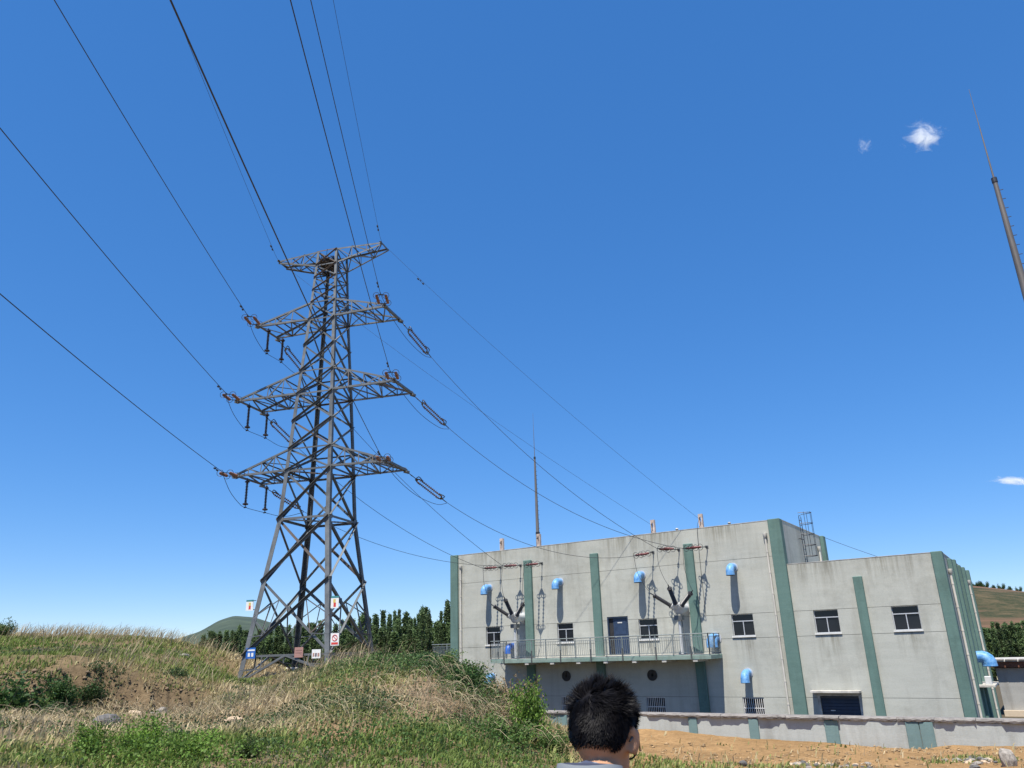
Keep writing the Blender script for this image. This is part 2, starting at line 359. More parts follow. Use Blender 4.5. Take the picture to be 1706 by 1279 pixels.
def terrain():
    xs = np.unique(np.r_[np.linspace(-110,-62,25), np.linspace(-62,16,313), np.linspace(16,75,25)])
    ys = np.unique(np.r_[np.linspace(-70,-6,25), np.linspace(-6,30.9,160), 31.05, 31.2, np.linspace(31.4,52,80), np.linspace(52,110,30)])
    X, Y = np.meshgrid(xs, ys); Z = ground(X, Y).reshape(X.shape)
    Z = Z - .25*(np.hypot(X+15, Y-18) > 86)
    nx, ny = len(xs), len(ys)
    v = np.stack([X.ravel(), Y.ravel(), Z.ravel()], 1)
    i = np.arange(nx-1)[None,:]+nx*np.arange(ny-1)[:,None]; i = i.ravel()
    f = np.stack([i, i+1, i+1+nx, i+nx], 1)
    # soil colour: pale sandy clay on the bare fill, browner humus under the turf
    bare = sstep(fbm(v[:,0], v[:,1], 6, 77)*4+(v[:,0]+19.5+.25*(31-v[:,1])*-1*0), -1.2, 1.2)
    az = np.degrees(np.arctan2(v[:,1], v[:,0])); bare = sstep(-(az-119)+8*fbm(v[:,0], v[:,1], 4, 77), -2.5, 2.5)
    n1 = fbm(v[:,0], v[:,1], 3, 5)[:,None]; n2 = fbm(v[:,0], v[:,1], .7, 6, 3)[:,None]
    clay = np.array([.30,.19,.09])*(1+.35*n1+.45*n2); hum = np.array([.175,.132,.075])*(1+.5*n1+.5*n2)
    for (px, py, d, R, c) in ((205,1172,26,1.0,(.34,.21,.10)),(325,1168,27,1.6,(.30,.21,.125)),(395,1195,22,1.1,(.31,.22,.13)),(560,1205,14.8,1.2,(.31,.19,.11)),(690,1150,18.6,1.2,(.27,.20,.13)),(100,1255,13,2.2,(.30,.23,.14)),(30,1190,22,2.5,(.30,.24,.15))):
        p = survey(px, py, d); w = np.exp(-((v[:,0]-p.x)**2+(v[:,1]-p.y)**2)/R**2)[:,None]*(.8+n2)
        hum = hum*(1-np.clip(w,0,1))+np.array(c)*(1+.4*n2)*np.clip(w,0,1)
    yard = ((v[:,1] > 31.1) & (v[:,0] > -24.1))[:,None]; clay = np.where(yard, np.array([.10,.085,.06])*(1+.4*n1), clay)
    bare = np.where(yard[:,0], 1, bare)
    azv = np.degrees(np.arctan2(v[:,1], v[:,0])); sc = (np.exp(-((np.hypot(v[:,0],v[:,1])-SCARP(azv)+.15)/.55)**2)*sstep(azv,143.5,146))[:,None]
    hum = hum*(1-.75*sc)+np.array([.12,.088,.055])*(1+1.3*n2)*.75*sc
    col = np.clip(hum*(1-bare[:,None])+clay*bare[:,None], .02, .8)
    m, n, l, b = new_mat('earth')
    at = n.new('ShaderNodeAttribute'); at.attribute_name = 'Col'
    tc = n.new('ShaderNodeTexCoord'); nz = n.new('ShaderNodeTexNoise'); nz.inputs['Scale'].default_value = 5; nz.inputs['Detail'].default_value = 9; nz.inputs['Roughness'].default_value = .75
    l.new(tc.outputs['Object'], nz.inputs['Vector'])
    rp = n.new('ShaderNodeValToRGB'); rp.color_ramp.elements[0].position = .3; rp.color_ramp.elements[1].position = .7; rp.color_ramp.elements[0].color = (.62,.6,.58,1); rp.color_ramp.elements[1].color = (1.25,1.22,1.2,1)
    l.new(nz.outputs['Fac'], rp.inputs[0]); mx = n.new('ShaderNodeMix'); mx.data_type = 'RGBA'; mx.blend_type = 'MULTIPLY'; mx.inputs[0].default_value = 1
    l.new(at.outputs['Color'], mx.inputs[6]); l.new(rp.outputs[0], mx.inputs[7]); l.new(mx.outputs[2], b.inputs['Base Color'])
    b.inputs['Roughness'].default_value = 1; b.inputs['Specular IOR Level'].default_value = .1
    bp = n.new('ShaderNodeBump'); bp.inputs['Strength'].default_value = .8; bp.inputs['Distance'].default_value = .12
    n3 = n.new('ShaderNodeTexNoise'); n3.inputs['Scale'].default_value = 4; n3.inputs['Detail'].default_value = 10; n3.inputs['Roughness'].default_value = .7; l.new(tc.outputs['Object'], n3.inputs['Vector'])
    l.new(n3.outputs['Fac'], bp.inputs['Height']); l.new(bp.outputs[0], b.inputs['Normal'])
    o = numpy_mesh('ground', v, [f], m, col); o['kind'] = 'structure'
    o.data.polygons.foreach_set('use_smooth', [True]*len(o.data.polygons))
terrain()
# wide land sheet to the horizon
M['land'] = mat('far_fields', (.16,.16,.08), 1, var=.3, scale=.02, col2=(.28,.23,.13))
def land():
    n = 64; mb = MB()
    for r, z in ((60,-.06),(200,-.3),(900,-.3),(9000,-.3)):
        mb.v += [(-15+r*math.cos(2*math.pi*k/n), 18+r*math.sin(2*math.pi*k/n), z) for k in range(n)]
    for j in range(3): mb.f += [(j*n+k, j*n+n+k, j*n+n+(k+1)%n, j*n+(k+1)%n) for k in range(n)]
    mb.f = [tuple(reversed(f)) for f in mb.f]; mb.f = [tuple(f[::-1]) for f in mb.f]
    mb.build('terrain', M['land'])['kind'] = 'structure'
land()
def hill(name, prof, d0, depth, seed, matr, base=-.5, back=1.0):
    # prof: list of (azimuth degrees, crest height); rises from distance d0 to the crest at d0+depth
    na, nd = 140, 46; az = np.linspace(prof[0][0], prof[-1][0], na); crest = np.interp(az, [p[0] for p in prof], [p[1] for p in prof])
    k = np.hanning(7); k /= k.sum(); crest = np.convolve(np.pad(crest,3,'edge'), k, 'valid')
    t = np.linspace(0, 2, nd); A, T = np.meshgrid(np.radians(az), t); D = d0+depth*T
    X = D*np.cos(A); Y = D*np.sin(A)
    sh = np.where(T <= 1, np.sin(np.clip(T,0,1)*math.pi/2)**1.15, 1-.8*(T-1)**1.5*back)
    Z = base+(crest[None,:]-base)*sh+(crest[None,:]*.10)*fbm(X, Y, depth*.22, seed, 5)*np.sin(np.clip(T,0,1)*math.pi)**.7
    v = np.stack([X.ravel(), Y.ravel(), Z.ravel()], 1); i = (np.arange(na-1)[None,:]+na*np.arange(nd-1)[:,None]).ravel()
    o = numpy_mesh(name, v, [np.stack([i, i+na, i+1+na, i+1], 1)[:, ::-1]], matr); o['kind'] = 'structure'
    o.data.polygons.foreach_set('use_smooth', [True]*len(o.data.polygons)); return o
M['hill_green'] = mat('scrub_hillside', (.022,.038,.027), 1, scale=.06, col2=(.052,.074,.046), detail=9, bump=.8, bscale=.25)
def hill_dry_mat():
    m, n, l, b = new_mat('terraced_dry_hillside')
    tc = n.new('ShaderNodeTexCoord'); ge = n.new('ShaderNodeNewGeometry')
    nz = n.new('ShaderNodeTexNoise'); nz.inputs['Scale'].default_value = .16; nz.inputs['Detail'].default_value = 10; nz.inputs['Roughness'].default_value = .8; l.new(tc.outputs['Object'], nz.inputs['Vector'])
    rp = n.new('ShaderNodeValToRGB'); e = rp.color_ramp.elements; e[0].position = .44; e[1].position = .62; e[0].color = (.035,.042,.022,1); e[1].color = (.10,.078,.045,1); l.new(nz.outputs['Fac'], rp.inputs[0])
    mp = n.new('ShaderNodeMapping'); mp.inputs['Scale'].default_value = (.012,.012,.22); l.new(tc.outputs['Object'], mp.inputs[0])
    n2 = n.new('ShaderNodeTexNoise'); n2.inputs['Scale'].default_value = 1; n2.inputs['Detail'].default_value = 3; l.new(mp.outputs[0], n2.inputs['Vector'])
    r2 = n.new('ShaderNodeValToRGB'); e = r2.color_ramp.elements; e[0].position = .56; e[1].position = .63; e[0].color = (0,0,0,1); e[1].color = (1,1,1,1); l.new(n2.outputs['Fac'], r2.inputs[0])
    mx = n.new('ShaderNodeMix'); mx.data_type = 'RGBA'; l.new(r2.outputs[0], mx.inputs[0]); l.new(rp.outputs[0], mx.inputs[6]); mx.inputs[7].default_value = (.13,.08,.052,1)
    l.new(mx.outputs[2], b.inputs['Base Color']); b.inputs['Roughness'].default_value = 1; b.inputs['Specular IOR Level'].default_value = .1
    return m
M['hill_dry'] = hill_dry_mat()
def azpx(px): r = ray(px, 1080); return math.degrees(math.atan2(r[1], r[0]))
hp = [(px, survey(px, py, 520).z) for px, py in ((200,1085),(300,1062),(330,1052),(360,1034),(385,1026),(420,1029),(470,1045),(520,1054),(620,1066),(760,1080))]
hill('hill', sorted([(azpx(a), z) for a, z in hp]), 330, 190, 5, M['hill_green'])
hp = [(px, survey(px, py, 400).z) for px, py in ((1450,1010),(1560,978),(1615,974),(1706,984),(1850,1000),(2000,1030))]
hill('hill_slope', sorted([(azpx(a), z) for a, z in hp]), 190, 210, 11, M['hill_dry'], base=-4)

# ------------------------------------------------------------------ substation building
FY = 43.0
bld = empty('substation_building', (-18, 50, 0), 'gray rendered two-storey substation building with green pilasters behind the boundary wall', 'building')
BANDS = [0, 2.25, 5.21, 6.47, 9.39]
WIN = [(-30.79,-29.65),(-25.31,-24.17),(-19.75,-18.58),(-14.18,-12.99),(-9.82,-8.61),(-6.10,-4.89)]
WZ = (5.33, 6.455)
openings = [(a, b, WZ[0], WZ[1]) for a, b in WIN]+[(-21.80,-20.42,4.52,6.68)]
GW = [(-25.25,-24.02),(-19.68,-18.50),(-14.10,-12.97)]
openings += [(a, b, 1.05, 2.235) for a, b in GW]+[(-10.25,-8.18,0,2.42)]
FANS = [-24.8, -19.15]
def panels(xc, tops):
    for i in range(len(xc)-1):
        zb = [z for z in BANDS if z < tops[i]-.1]+[tops[i]]
        for j in range(len(zb)-1):
            g = .009; x0, x1, z0, z1 = xc[i], xc[i+1], zb[j]+(g if j else 0), zb[j+1]-(g if j < len(zb)-2 else 0)
            if z1-z0 < .1: continue
            op = [(max(a,x0),min(b,x1),max(c,z0),min(d,z1)) for a,b,c,d in openings if a < x1 and b > x0 and c < z1 and d > z0]
            if not op:
                MB().box(x0, x1, FY, FY+.2, z0, z1).build('wall_panel', M['render'], bld); continue
            xs = sorted({x0, x1}|{o[0] for o in op}|{o[1] for o in op}); mb = MB()
            for k in range(len(xs)-1):
                a, b = xs[k], xs[k+1]; zz = z0
                for o in sorted([o for o in op if o[0] < b-1e-6 and o[1] > a+1e-6], key=lambda o: o[2]):
                    if o[2] > zz+1e-4: mb.box(a, b, FY, FY+.2, zz, o[2])
                    zz = o[3]
                if zz < z1-1e-4: mb.box(a, b, FY, FY+.2, zz, z1)
                if any(o[0] <= a+1e-6 and o[1] >= b-1e-6 and o[2] <= z0+1e-4 and o[3] >= z1-1e-4 for o in op) and mb.v:
                    mb.build('wall_panel', M['render'], bld); mb = MB()
            if mb.v: mb.build('wall_panel', M['render'], bld)
panels([-33.55,-27.27,-22.37,-16.20,-11.10], [11.32]*4)
panels([-11.10,-7.38,-3.5], [8.88]*2)
MB().box(-33.55,-11.0,FY+.2,52.8,0,10.75).build('wall_core', M['render'], bld)
MB().box(-10.998,-3.6,FY+.2,57.5,0,8.35).build('wall_core', M['render'], bld)
MB().box(-33.548,-3.61,FY+.025,FY+.2,BANDS[1]-.012,BANDS[1]+.012).build('joint', M['groove'], bld)
for z in BANDS[2:4]:
    xs = [-33.548]+[v for o in openings if o[2] < z < o[3] for v in o[:2]]+[-3.61]
    xs = [xs[0]]+sorted(xs[1:-1])+[xs[-1]]; mb = MB()
    for k in range(0, len(xs)-1, 2): mb.box(xs[k], xs[k+1], FY+.025, FY+.2, z-.012, z+.012)
    mb.build('joint', M['groove'], bld)
MB().box(-33.548,-11.1,FY+.025,FY+.2,BANDS[4]-.012,BANDS[4]+.012).build('joint', M['groove'], bld)
# parapets of the far sides and of the step between the two roofs
MB().box(-33.55,-33.35,FY+.2,52.8,10.75,11.31).build('parapet', M['render'], bld)
MB().box(-33.35,-11.0,52.6,52.8,10.75,11.31).build('parapet', M['render'], bld)
MB().box(-10.998,-10.83,FY+.2,52.8,8.2,11.31).build('side_wall', M['render'], bld)
MB().box(-11.0+.0,-10.83,FY+.2,52.8,10.0,10.02)
MB().box(-10.82,-3.6,57.3,57.5,8.35,8.87).build('parapet', M['render'], bld)
# right side wall of the low block, in bands
sz = [0, 2.25, 5.21, 6.47, 8.87]
for j in range(4):
    MB().box(-3.598,-3.40,FY+.2,57.5,sz[j]+(.009 if j else 0),sz[j+1]-(.009 if j < 3 else 0)).build('side_wall', M['render'], bld)
for z in sz[1:4]: MB().box(-3.59,-3.425,FY+.2,57.48,z-.012,z+.012).build('joint', M['groove'], bld)
# pilasters
def pil(x0, x1, z1, y0=FY-.20, y1=FY-.002, z0=0): return MB().bbox(x0, x1, y0, y1, z0, z1, .025).build('pilaster', M['green'], bld)
pil(-33.68,-33.04,11.36, FY-.14, FY+.6); pil(-27.56,-26.98,10.50); pil(-22.63,-22.09,10.50); pil(-16.47,-15.93,10.50)
pil(-11.46,-10.80,11.36, FY-.22, FY+.35); pil(-7.60,-7.16,8.0); pil(-3.86,-3.36,8.92, FY-.16, FY+.5)
for y, w, z1 in ((45.4,.5,8.72),(47.9,.6,8.86),(50.6,.5,8.75),(53.6,.55,8.84),(57.2,.5,8.9)):
    MB().bbox(-3.398,-3.20,y-w/2,y+w/2,0,z1,.025).build('pilaster', M['green'], bld)
MB().bbox(-10.828,-10.6,52.2,52.85,8.2,11.33,.025).build('pilaster', M['green'], bld)
# roof coping strip
MB().box(-33.04,-11.46,FY-.012,FY+.215,11.322,11.355).build('coping', M['plain_concrete'], bld)
MB().box(-10.80,-3.86,FY-.012,FY+.215,8.882,8.91).build('coping', M['plain_concrete'], bld)
MB().box(-10.999,-10.815,FY+.35,52.2,11.312,11.345).build('coping', M['plain_concrete'], bld)
MB().box(-3.598,-3.388,FY+.5,57.48,8.872,8.90).build('coping', M['plain_concrete'], bld)
# windows
def window(x0, x1, z0, z1):
    y = FY+.11
    f = MB(); t = .032
    f.box(x0,x0+t,y,y+.06,z0,z1).box(x1-t,x1,y,y+.06,z0,z1).box(x0+t,x1-t,y,y+.06,z0,z0+t).box(x0+t,x1-t,y,y+.06,z1-t,z1)
    zt = z0+(z1-z0)*.66; f.box(x0+t,x1-t,y-.01,y+.06,zt,zt+.045)
    xm = (x0+x1)/2; f.box(xm-.02,xm+.02,y-.005,y+.055,z0+t,zt)
    w = f.build('window', M['alu'], bld)
    MB().box(x0+t,x1-t,y+.035,y+.05,zt+.045,z1-t).build('pane', M['glass'], w)
    MB().box(x0+t,xm-.02,y+.03,y+.045,z0+t,zt).build('pane', M['glass'], w)
    MB().box(xm+.02,x1-t,y+.042,y+.056,z0+t,zt).build('pane', M['glass'], w)
    MB().box(x0-.06,x1+.05,FY-.06,FY+.105,z0-.075,z0-.002).build('sill', M['sill'], w)
for a, b in WIN: window(a, b, *WZ)
def barred(x0, x1, z0, z1):
    y = FY+.12; w = MB(); t = .05
    w.box(x0,x0+t,y,y+.05,z0,z1).box(x1-t,x1,y,y+.05,z0,z1).box(x0+t,x1-t,y,y+.05,z1-t,z1).box(x0+t,x1-t,y,y+.05,z0,z0+t)
    w = w.build('barred_window', M['alu'], bld)
    MB().box(x0+t,x1-t,y+.02,y+.04,z0+t,z1-t).build('pane', M['glass'], w)
    n = 10
    for i in range(n+1):
        x = x0+.03+(x1-x0-.06)*i/n; MB().box(x-.014,x+.014,FY+.03,FY+.055,z0,z1).build('bar', M['sill'], w)
    for z in (z1-.02, z1-.52, z0+.03): MB().box(x0,x1,FY+.018,FY+.03,z-.02,z+.02).build('bar', M['sill'], w)
for a, b in GW: barred(a, b, 1.05, 2.235)
# balcony door
d = MB().box(-21.80,-21.72,FY+.02,FY+.18,4.52,6.68).box(-20.50,-20.42,FY+.02,FY+.18,4.52,6.68).box(-21.72,-20.50,FY+.02,FY+.18,6.60,6.68).build('door_frame', M['navy'], bld)
dl = MB().box(-21.45,-20.50,FY+.12,FY+.17,4.53,6.60).build('door', M['blue_door'], bld)
for z0, z1 in ((4.7,5.5),(5.65,6.4)): MB().bbox(-21.33,-20.62,FY+.105,FY+.12,z0,z1,.01).build('door_panel', M['blue_door'], dl)
MB().box(-21.16,-20.86,FY+.098,FY+.104,6.30,6.36).build('name_plate', M['sill'], dl)
MB().box(-21.38,-21.34,FY+.04,FY+.12,5.5,5.53).box(-21.38,-21.24,FY+.04,FY+.06,5.5,5.53).build('handle', M['alu'], dl)
MB().box(-21.72,-21.45,FY+.14,FY+.19,4.53,6.60).build('door', M['dark_void'], bld)  # no second leaf: dark plate painting the shade of the left reveal
# yard door with canopy
yd = MB().box(-10.25,-10.13,FY+.02,FY+.18,0,2.42).box(-8.30,-8.18,FY+.02,FY+.18,0,2.42).box(-10.13,-8.30,FY+.02,FY+.18,2.32,2.42).build('door_frame', M['plain_concrete'], bld)
sh = MB().box(-10.13,-8.30,FY+.16,FY+.19,0,2.32).build('roller_shutter', M['navy'], bld)
for i in range(15):
    MB().bbox(-10.12,-8.31,FY+.125,FY+.16,.05+i*.15,.185+i*.15,.012).build('slat', M['navy'], sh)
MB().box(-9.72,-9.5,FY+.117,FY+.124,1.63,1.67).build('name_plate', M['sill'], sh)
MB().bbox(-10.45,-8.12,FY-.55,FY-.003,2.50,2.60,.015).build('door_canopy', M['plain_concrete'], bld)
# round extractor openings in the shade under the balcony
for x in FANS:
    r = MB().lathe([(0,.30),(.06,.30),(.06,.25),(-.02,.25)], (x, FY-.004, 3.38), (0,-1,0), 20).build('extractor_fan', flat('dark_fan_metal',(.05,.047,.045),.9), bld, True)  # ring and blades share one dark gray
    for k in range(4):
        a = k*math.pi/2+.5; p = Vector((x, FY-.03, 3.38)); q = p+Vector((math.cos(a)*.28,0,math.sin(a)*.28))
        MB().bar(p, q, .13, .012, (0,1,0)).build('fan_blade', flat('dark_fan_metal',(.05,.047,.045),.9), r)
# vent hoods (elbow ducts wrapped in blue sheet)
def hood(x, zt, y=FY, r=.23, matr=None, n=(0,-1), k=1.0):
    m_ = matr or M['hood']; zc = zt-r; pts = []; rr = []
    for i in range(9):
        a = i/8*math.pi/2; o = .32+.34*math.sin(a); pts.append((x+n[0]*o, y+n[1]*o, zc-.30*(1-math.cos(a)))); rr.append(r*(.86+.14*(i/8)+.035*(i%2)))
    pts.insert(0, (x+n[0]*.001, y+n[1]*.001, zc)); rr.insert(0, r*.84)
    e = pts[-1]; pts.append((e[0], e[1], e[2]-.16)); rr.append(r*1.05)
    h = MB().tube(pts, rr, 14).build('vent_hood', m_, bld, True)
    MB().lathe([(0,r*1.12),(.03,r*1.12),(.03,r*.8)], (x+n[0]*.002, y+n[1]*.002, zc), (n[0],n[1],0), 16).build('flange', M['alu'], h, True)
    MB().lathe([(0,r*1.0),(.012,r*1.0)], (e[0], e[1], e[2]-.17), (0,0,-1), 14).build('hood_mouth', M['dark_void'], h)
    return h
for x in (-30.42,-24.92,-19.28,-13.72): hood(x, 9.20)
hood(-30.28, 3.62); hood(-13.62, 3.68)
hood(-28.62, 5.42, r=.20, matr=M['hood_dark']); hood(-15.20, 5.55, r=.30, matr=M['hood'])
hood(-3.4, 4.25, y=49.0, n=(1,0), r=.34)
# downpipes
def downpipe(x, y, zt, out=(0,-1)):
    c = (x+out[0]*.09, y+out[1]*.09)
    p = MB().lathe([(0,.055),(zt-.2,.055)], (c[0],c[1],.1), (0,0,1), 10).build('downpipe', M['white_pipe'], bld, True)
    MB().lathe([(0,.06),(.06,.11),(.26,.11),(.26,.09)], (c[0],c[1],zt-.1), (0,0,1), 10).build('hopper', M['white_pipe'], p, True)
    for k in range(int(zt/1.1)):
        MB().lathe([(0,.066),(.07,.066)], (c[0],c[1],.8+k*1.1), (0,0,1), 10).build('pipe_collar', M['white_pipe'], p, True)
downpipe(-32.80, FY, 10.45); downpipe(-11.72, FY, 10.48)
downpipe(-10.83, 51.2, 10.4, (1,0)); downpipe(-3.4, 44.5, 8.0, (1,0)); downpipe(-3.4, 56.6, 8.1, (1,0))
# small window, door and canopy on the right side wall
for (y0, y1, z0, z1) in ((49.2,50.2,5.4,6.45),(51.4,52.9,1.0,2.3),(44.9,45.1,2.8,3.4)):
    if y1-y0 < .5: continue
    w = MB().box(-3.398,-3.37,y0,y1,z0,z1).build('window', M['alu'], bld); MB().box(-3.369,-3.36,y0+.05,y1-.05,z0+.05,z1-.05).build('pane', M['glass'], w)
w = MB().box(-3.398,-3.36,48.5,50.0,.15,2.3).build('door', M['navy'], bld); MB().box(-3.358,-3.33,49.8,49.85,1.1,1.2).build('handle', M['alu'], w)
MB().bbox(-3.397,-2.6,47.0,50.4,2.52,2.62,.015).build('door_canopy', M['plain_concrete'], bld)
MB().bbox(-3.05,-2.75,47.7,48.1,2.621,3.0,.02).build('canopy_box', M['tank'], bld)
# roof posts
for x in (-29.7,-26.72,-18.52,-15.48):
    p = MB().box(x-.12,x-.055,FY+.45,FY+.65,10.75,12.22).box(x+.055,x+.12,FY+.45,FY+.65,10.75,12.22).box(x-.055,x+.055,FY+.45,FY+.65,12.05,12.215).box(x-.055,x+.055,FY+.45,FY+.65,10.75,11.75).build('roof_post', M['post_concrete'], bld)
    MB().lathe([(0,.03),(.16,.03)], (x, FY+.46, 11.9), (0,-1,0), 8).build('eye_bolt', M['fitting'], p)
for x in (-17.0,-13.8): MB().lathe([(0,.07),(.25,.07),(.3,.11),(.36,.03)], (x, FY+.5, 11.2), (0,0,1), 8).build('roof_vent', M['plain_concrete'], bld)
# caged ladder on the step wall
def ladder():
    y0, y1, x = 46.6, 47.1, -10.83+.20
    L = MB().bar((x,y0,8.4),(x,y0,11.9),.05,.03).bar((x,y1,8.4),(x,y1,11.9),.05,.03).build('roof_ladder', M['fitting'], bld)
    for i in range(13): MB().bar((x,y0,8.6+.28*i),(x,y1,8.6+.28*i),.025).build('rung', M['fitting'], L)
    cy = (y0+y1)/2
    for i in range(5):
        z = 9.6+i*.62
        MB().tube([(x+.68*math.sin(t)*1.0, cy-.36*math.cos(t), z) for t in np.linspace(0, math.pi, 9)], .018, 5).build('cage_hoop', M['fitting'], L)
    for t in np.linspace(.5, math.pi-.5, 4): MB().bar((x+.68*math.sin(t), cy-.36*math.cos(t), 9.6),(x+.68*math.sin(t), cy-.36*math.cos(t), 12.12),.025,.02).build('cage_bar', M['fitting'], L)
    for z in (8.7,10.6): MB().bar((-10.829,y0,z),(x,y0,z),.03).bar((-10.829,y1,z),(x,y1,z),.03).build('wall_bracket', M['fitting'], L)
ladder()
# balcony
BX0, BX1, BY = -29.2, -14.92, 41.2
bal = MB().bbox(BX0,BX1,BY,FY-.003,4.22,4.44,.02).build('balcony', M['green_slab'], bld)
MB().box(BX0+.03,BX1-.03,BY+.03,FY-.003,4.443,4.475).build('floor_screed', M['plain_concrete'], bal)
for i in range(8):
    x = BX0+.9+i*(BX1-BX0-1.8)/7; MB().box(x-.13,x+.13,BY+.02,FY-.003,4.10,4.218).build('beam', M['plain_concrete'], bal)
def railing(parent, pts, z0, h, sp_post, face_posts=False):
    top = MB(); bal_ = MB()
    for (a, b) in zip(pts[:-1], pts[1:]):
        a = Vector(a); b = Vector(b); L = (b-a).length; d = (b-a)/L; n = max(1, round(L/sp_post))
        MB().tube([(a.x,a.y,z0+h),(b.x,b.y,z0+h)], .028, 8).build('handrail', M['rail'], parent, True)
        MB().bar((a.x,a.y,z0+.10),(b.x,b.y,z0+.10),.03).build('lower_rail', M['rail'], parent)
        MB().bar((a.x,a.y,z0+h-.14),(b.x,b.y,z0+h-.14),.025).build('upper_rail', M['rail'], parent)
        for i in range(n+1):
            q = a+d*(L*i/n); deep = face_posts and i % 2 == 1
            MB().bar((q.x,q.y,z0-(.28 if deep else 0)),(q.x,q.y,z0+h),.045).build('railing_post', M['rail'], parent)
            if deep: MB().bar((q.x,q.y-.045,z0-.28),(q.x,q.y-.045,z0+.42),.055).build('post_clamp', M['steel_dark'], parent)
        m = int(L/.125)
        for i in range(1, m):
            q = a+d*(L*i/m); bal_.bar((q.x,q.y,z0+.10),(q.x,q.y,z0+h-.14),.018)
    bal_.build('balusters', M['rail'], parent)['kind'] = 'stuff'
railing(bal, [(BX0+.05,FY-.05,0),(BX0+.05,BY-.012,0),(BX1-.05,BY-.012,0),(BX1-.05,FY-.05,0)], 4.475, 1.04, 1.0, True)
# stair landing at the left end of the building
ld = MB().bbox(-36.5,-33.56,44.2,46.6,4.1,4.44,.02).build('stair_landing', M['green_slab'], bld)
MB().box(-36.45,-36.1,44.25,44.6,0,4.098).build('pier', M['green'], ld)
railing(ld, [(-33.7,44.25,0),(-36.42,44.25,0),(-36.42,46.5,0)], 4.445, 1.04, 1.4)

# ------------------------------------------------------------------ boundary wall
WY = 31.0
bw = empty('boundary_wall', (-6, WY, 0), 'low pale blue-gray boundary wall with concrete coping in front of the building', 'wall')
WX = [-24.0,-18.4,-12.25,-9.85,-7.05,-4.2,1.0,5.5,10.0]
for a, b in zip(WX[:-1], WX[1:]): MB().box(a+.003, b-.003, WY, WY+.22, -.2, 2.27).build('wall_panel', M['fence_render'], bw)
for x, w in ((-18.4,.92),(-12.25,.34),(-9.85,.36),(-7.05,.46),(-4.2,.86),(1.0,.4),(5.5,.4)):
    if w > .8:
        for s in (-1,1): MB().bbox(x+s*w/4-w/4+.008, x+s*w/4+w/4-.008, WY-.07, WY-.002, 0, 2.265, .012).build('pilaster', M['teal_fence'], bw)
    else: MB().bbox(x-w/2, x+w/2, WY-.07, WY-.002, 0, 2.265, .012).build('pilaster', M['teal_fence'], bw)
x = -24.0
while x < 10:
    L = random.uniform(.9, 2.1); j = random.uniform(-.02,.03); n = 16; lvl = 0; mb = MB()
    # coping slab with a crumbled front edge
    top = []; 
    for k in range(n+1):
        t = x+.006+(L-.012)*k/n; lvl = random.choice((-.03,0,.045)) if k % 4 == 0 else lvl; yf = WY-.12+j*1.5+lvl+random.uniform(-.006,.006); zb = 2.275+random.uniform(0,.02)
        top.append([(t,yf+.02,zb),(t,yf,2.35+random.uniform(-.02,.02)),(t,yf+.04,2.405+random.uniform(-.012,.012)),(t,WY+.34,2.41),(t,WY+.34,2.275)])
    mb.v = [p for r in top for p in r]
    for k in range(n):
        for q in range(5): mb.f.append((k*5+q, k*5+(q+1)%5, (k+1)*5+(q+1)%5, (k+1)*5+q))
    mb.f += [(4,3,2,1,0), tuple(n*5+q for q in range(5))]
    mb.build('coping_stone', M['coping'], bw); x += L

# ------------------------------------------------------------------ low house at far right
hs = empty('outbuilding', (4, 64, 0), 'low gray outbuilding with brown fascia at the right edge behind the substation', 'building')
MB().box(-3.2,16,62,69,-.3,2.9).build('wall', M['render_far'], hs)
M['fascia'] = mat('brown_fascia', (.14,.055,.03), .8, var=.3, scale=3)
MB().box(-3.4,16.2,61.6,69.4,2.95,3.3).build('fascia', M['fascia'], hs)
rf = MB().box(-3.45,16.3,61.5,69.5,3.303,3.38).build('roof', M['plain_concrete'], hs)
for i in range(26): MB().bbox(-3.3+i*.75,-2.62+i*.75,61.4,62.2,3.383,3.46,.03).build('roof_tile', M['coping'], rf)
MB().box(-3.25,16,61.7,61.998,-.3,.35).build('plinth', flat('tan_plinth',(.55,.45,.33),.9), hs)

# ------------------------------------------------------------------ lightning masts
def mast(x, y, label):
    g = 0.0; t = empty('lightning_mast', (x,y,g), label, 'mast', 'steel lightning masts of the substation')
    segs = [(0,15.5,.25,.18),(15.5,22.9,.165,.085),(22.9,27.5,.036,.008)]
    for k, (a, b, r0, r1) in enumerate(segs):
        MB().lathe([(a,r0),(b,r1)], (x,y,0), (0,0,1), 14).build('shaft' if k < 2 else 'rod', M['mast'], t, True)
        if k: MB().lathe([(a-.16,segs[k-1][3]+.022),(a+.06,segs[k-1][3]+.022)], (x,y,0), (0,0,1), 14).build('flange', M['fitting'], t)
    d = Vector((.85,.1,0)).normalized()
    for k in range(46):
        z = 3+k*.43; r = np.interp(z, [0,15.5,15.51,22.9], [.25,.18,.165,.085])
        p = Vector((x,y,z))+d*(r-.02); MB().bar(p, p+d*.14, .022).build('climbing_peg', M['fitting'], t)
mast(2.15, 33.93, 'tall tapered steel lightning mast at the right edge of the picture')
mast(-38.45, 62.5, 'slender steel lightning mast rising behind the left part of the roof')

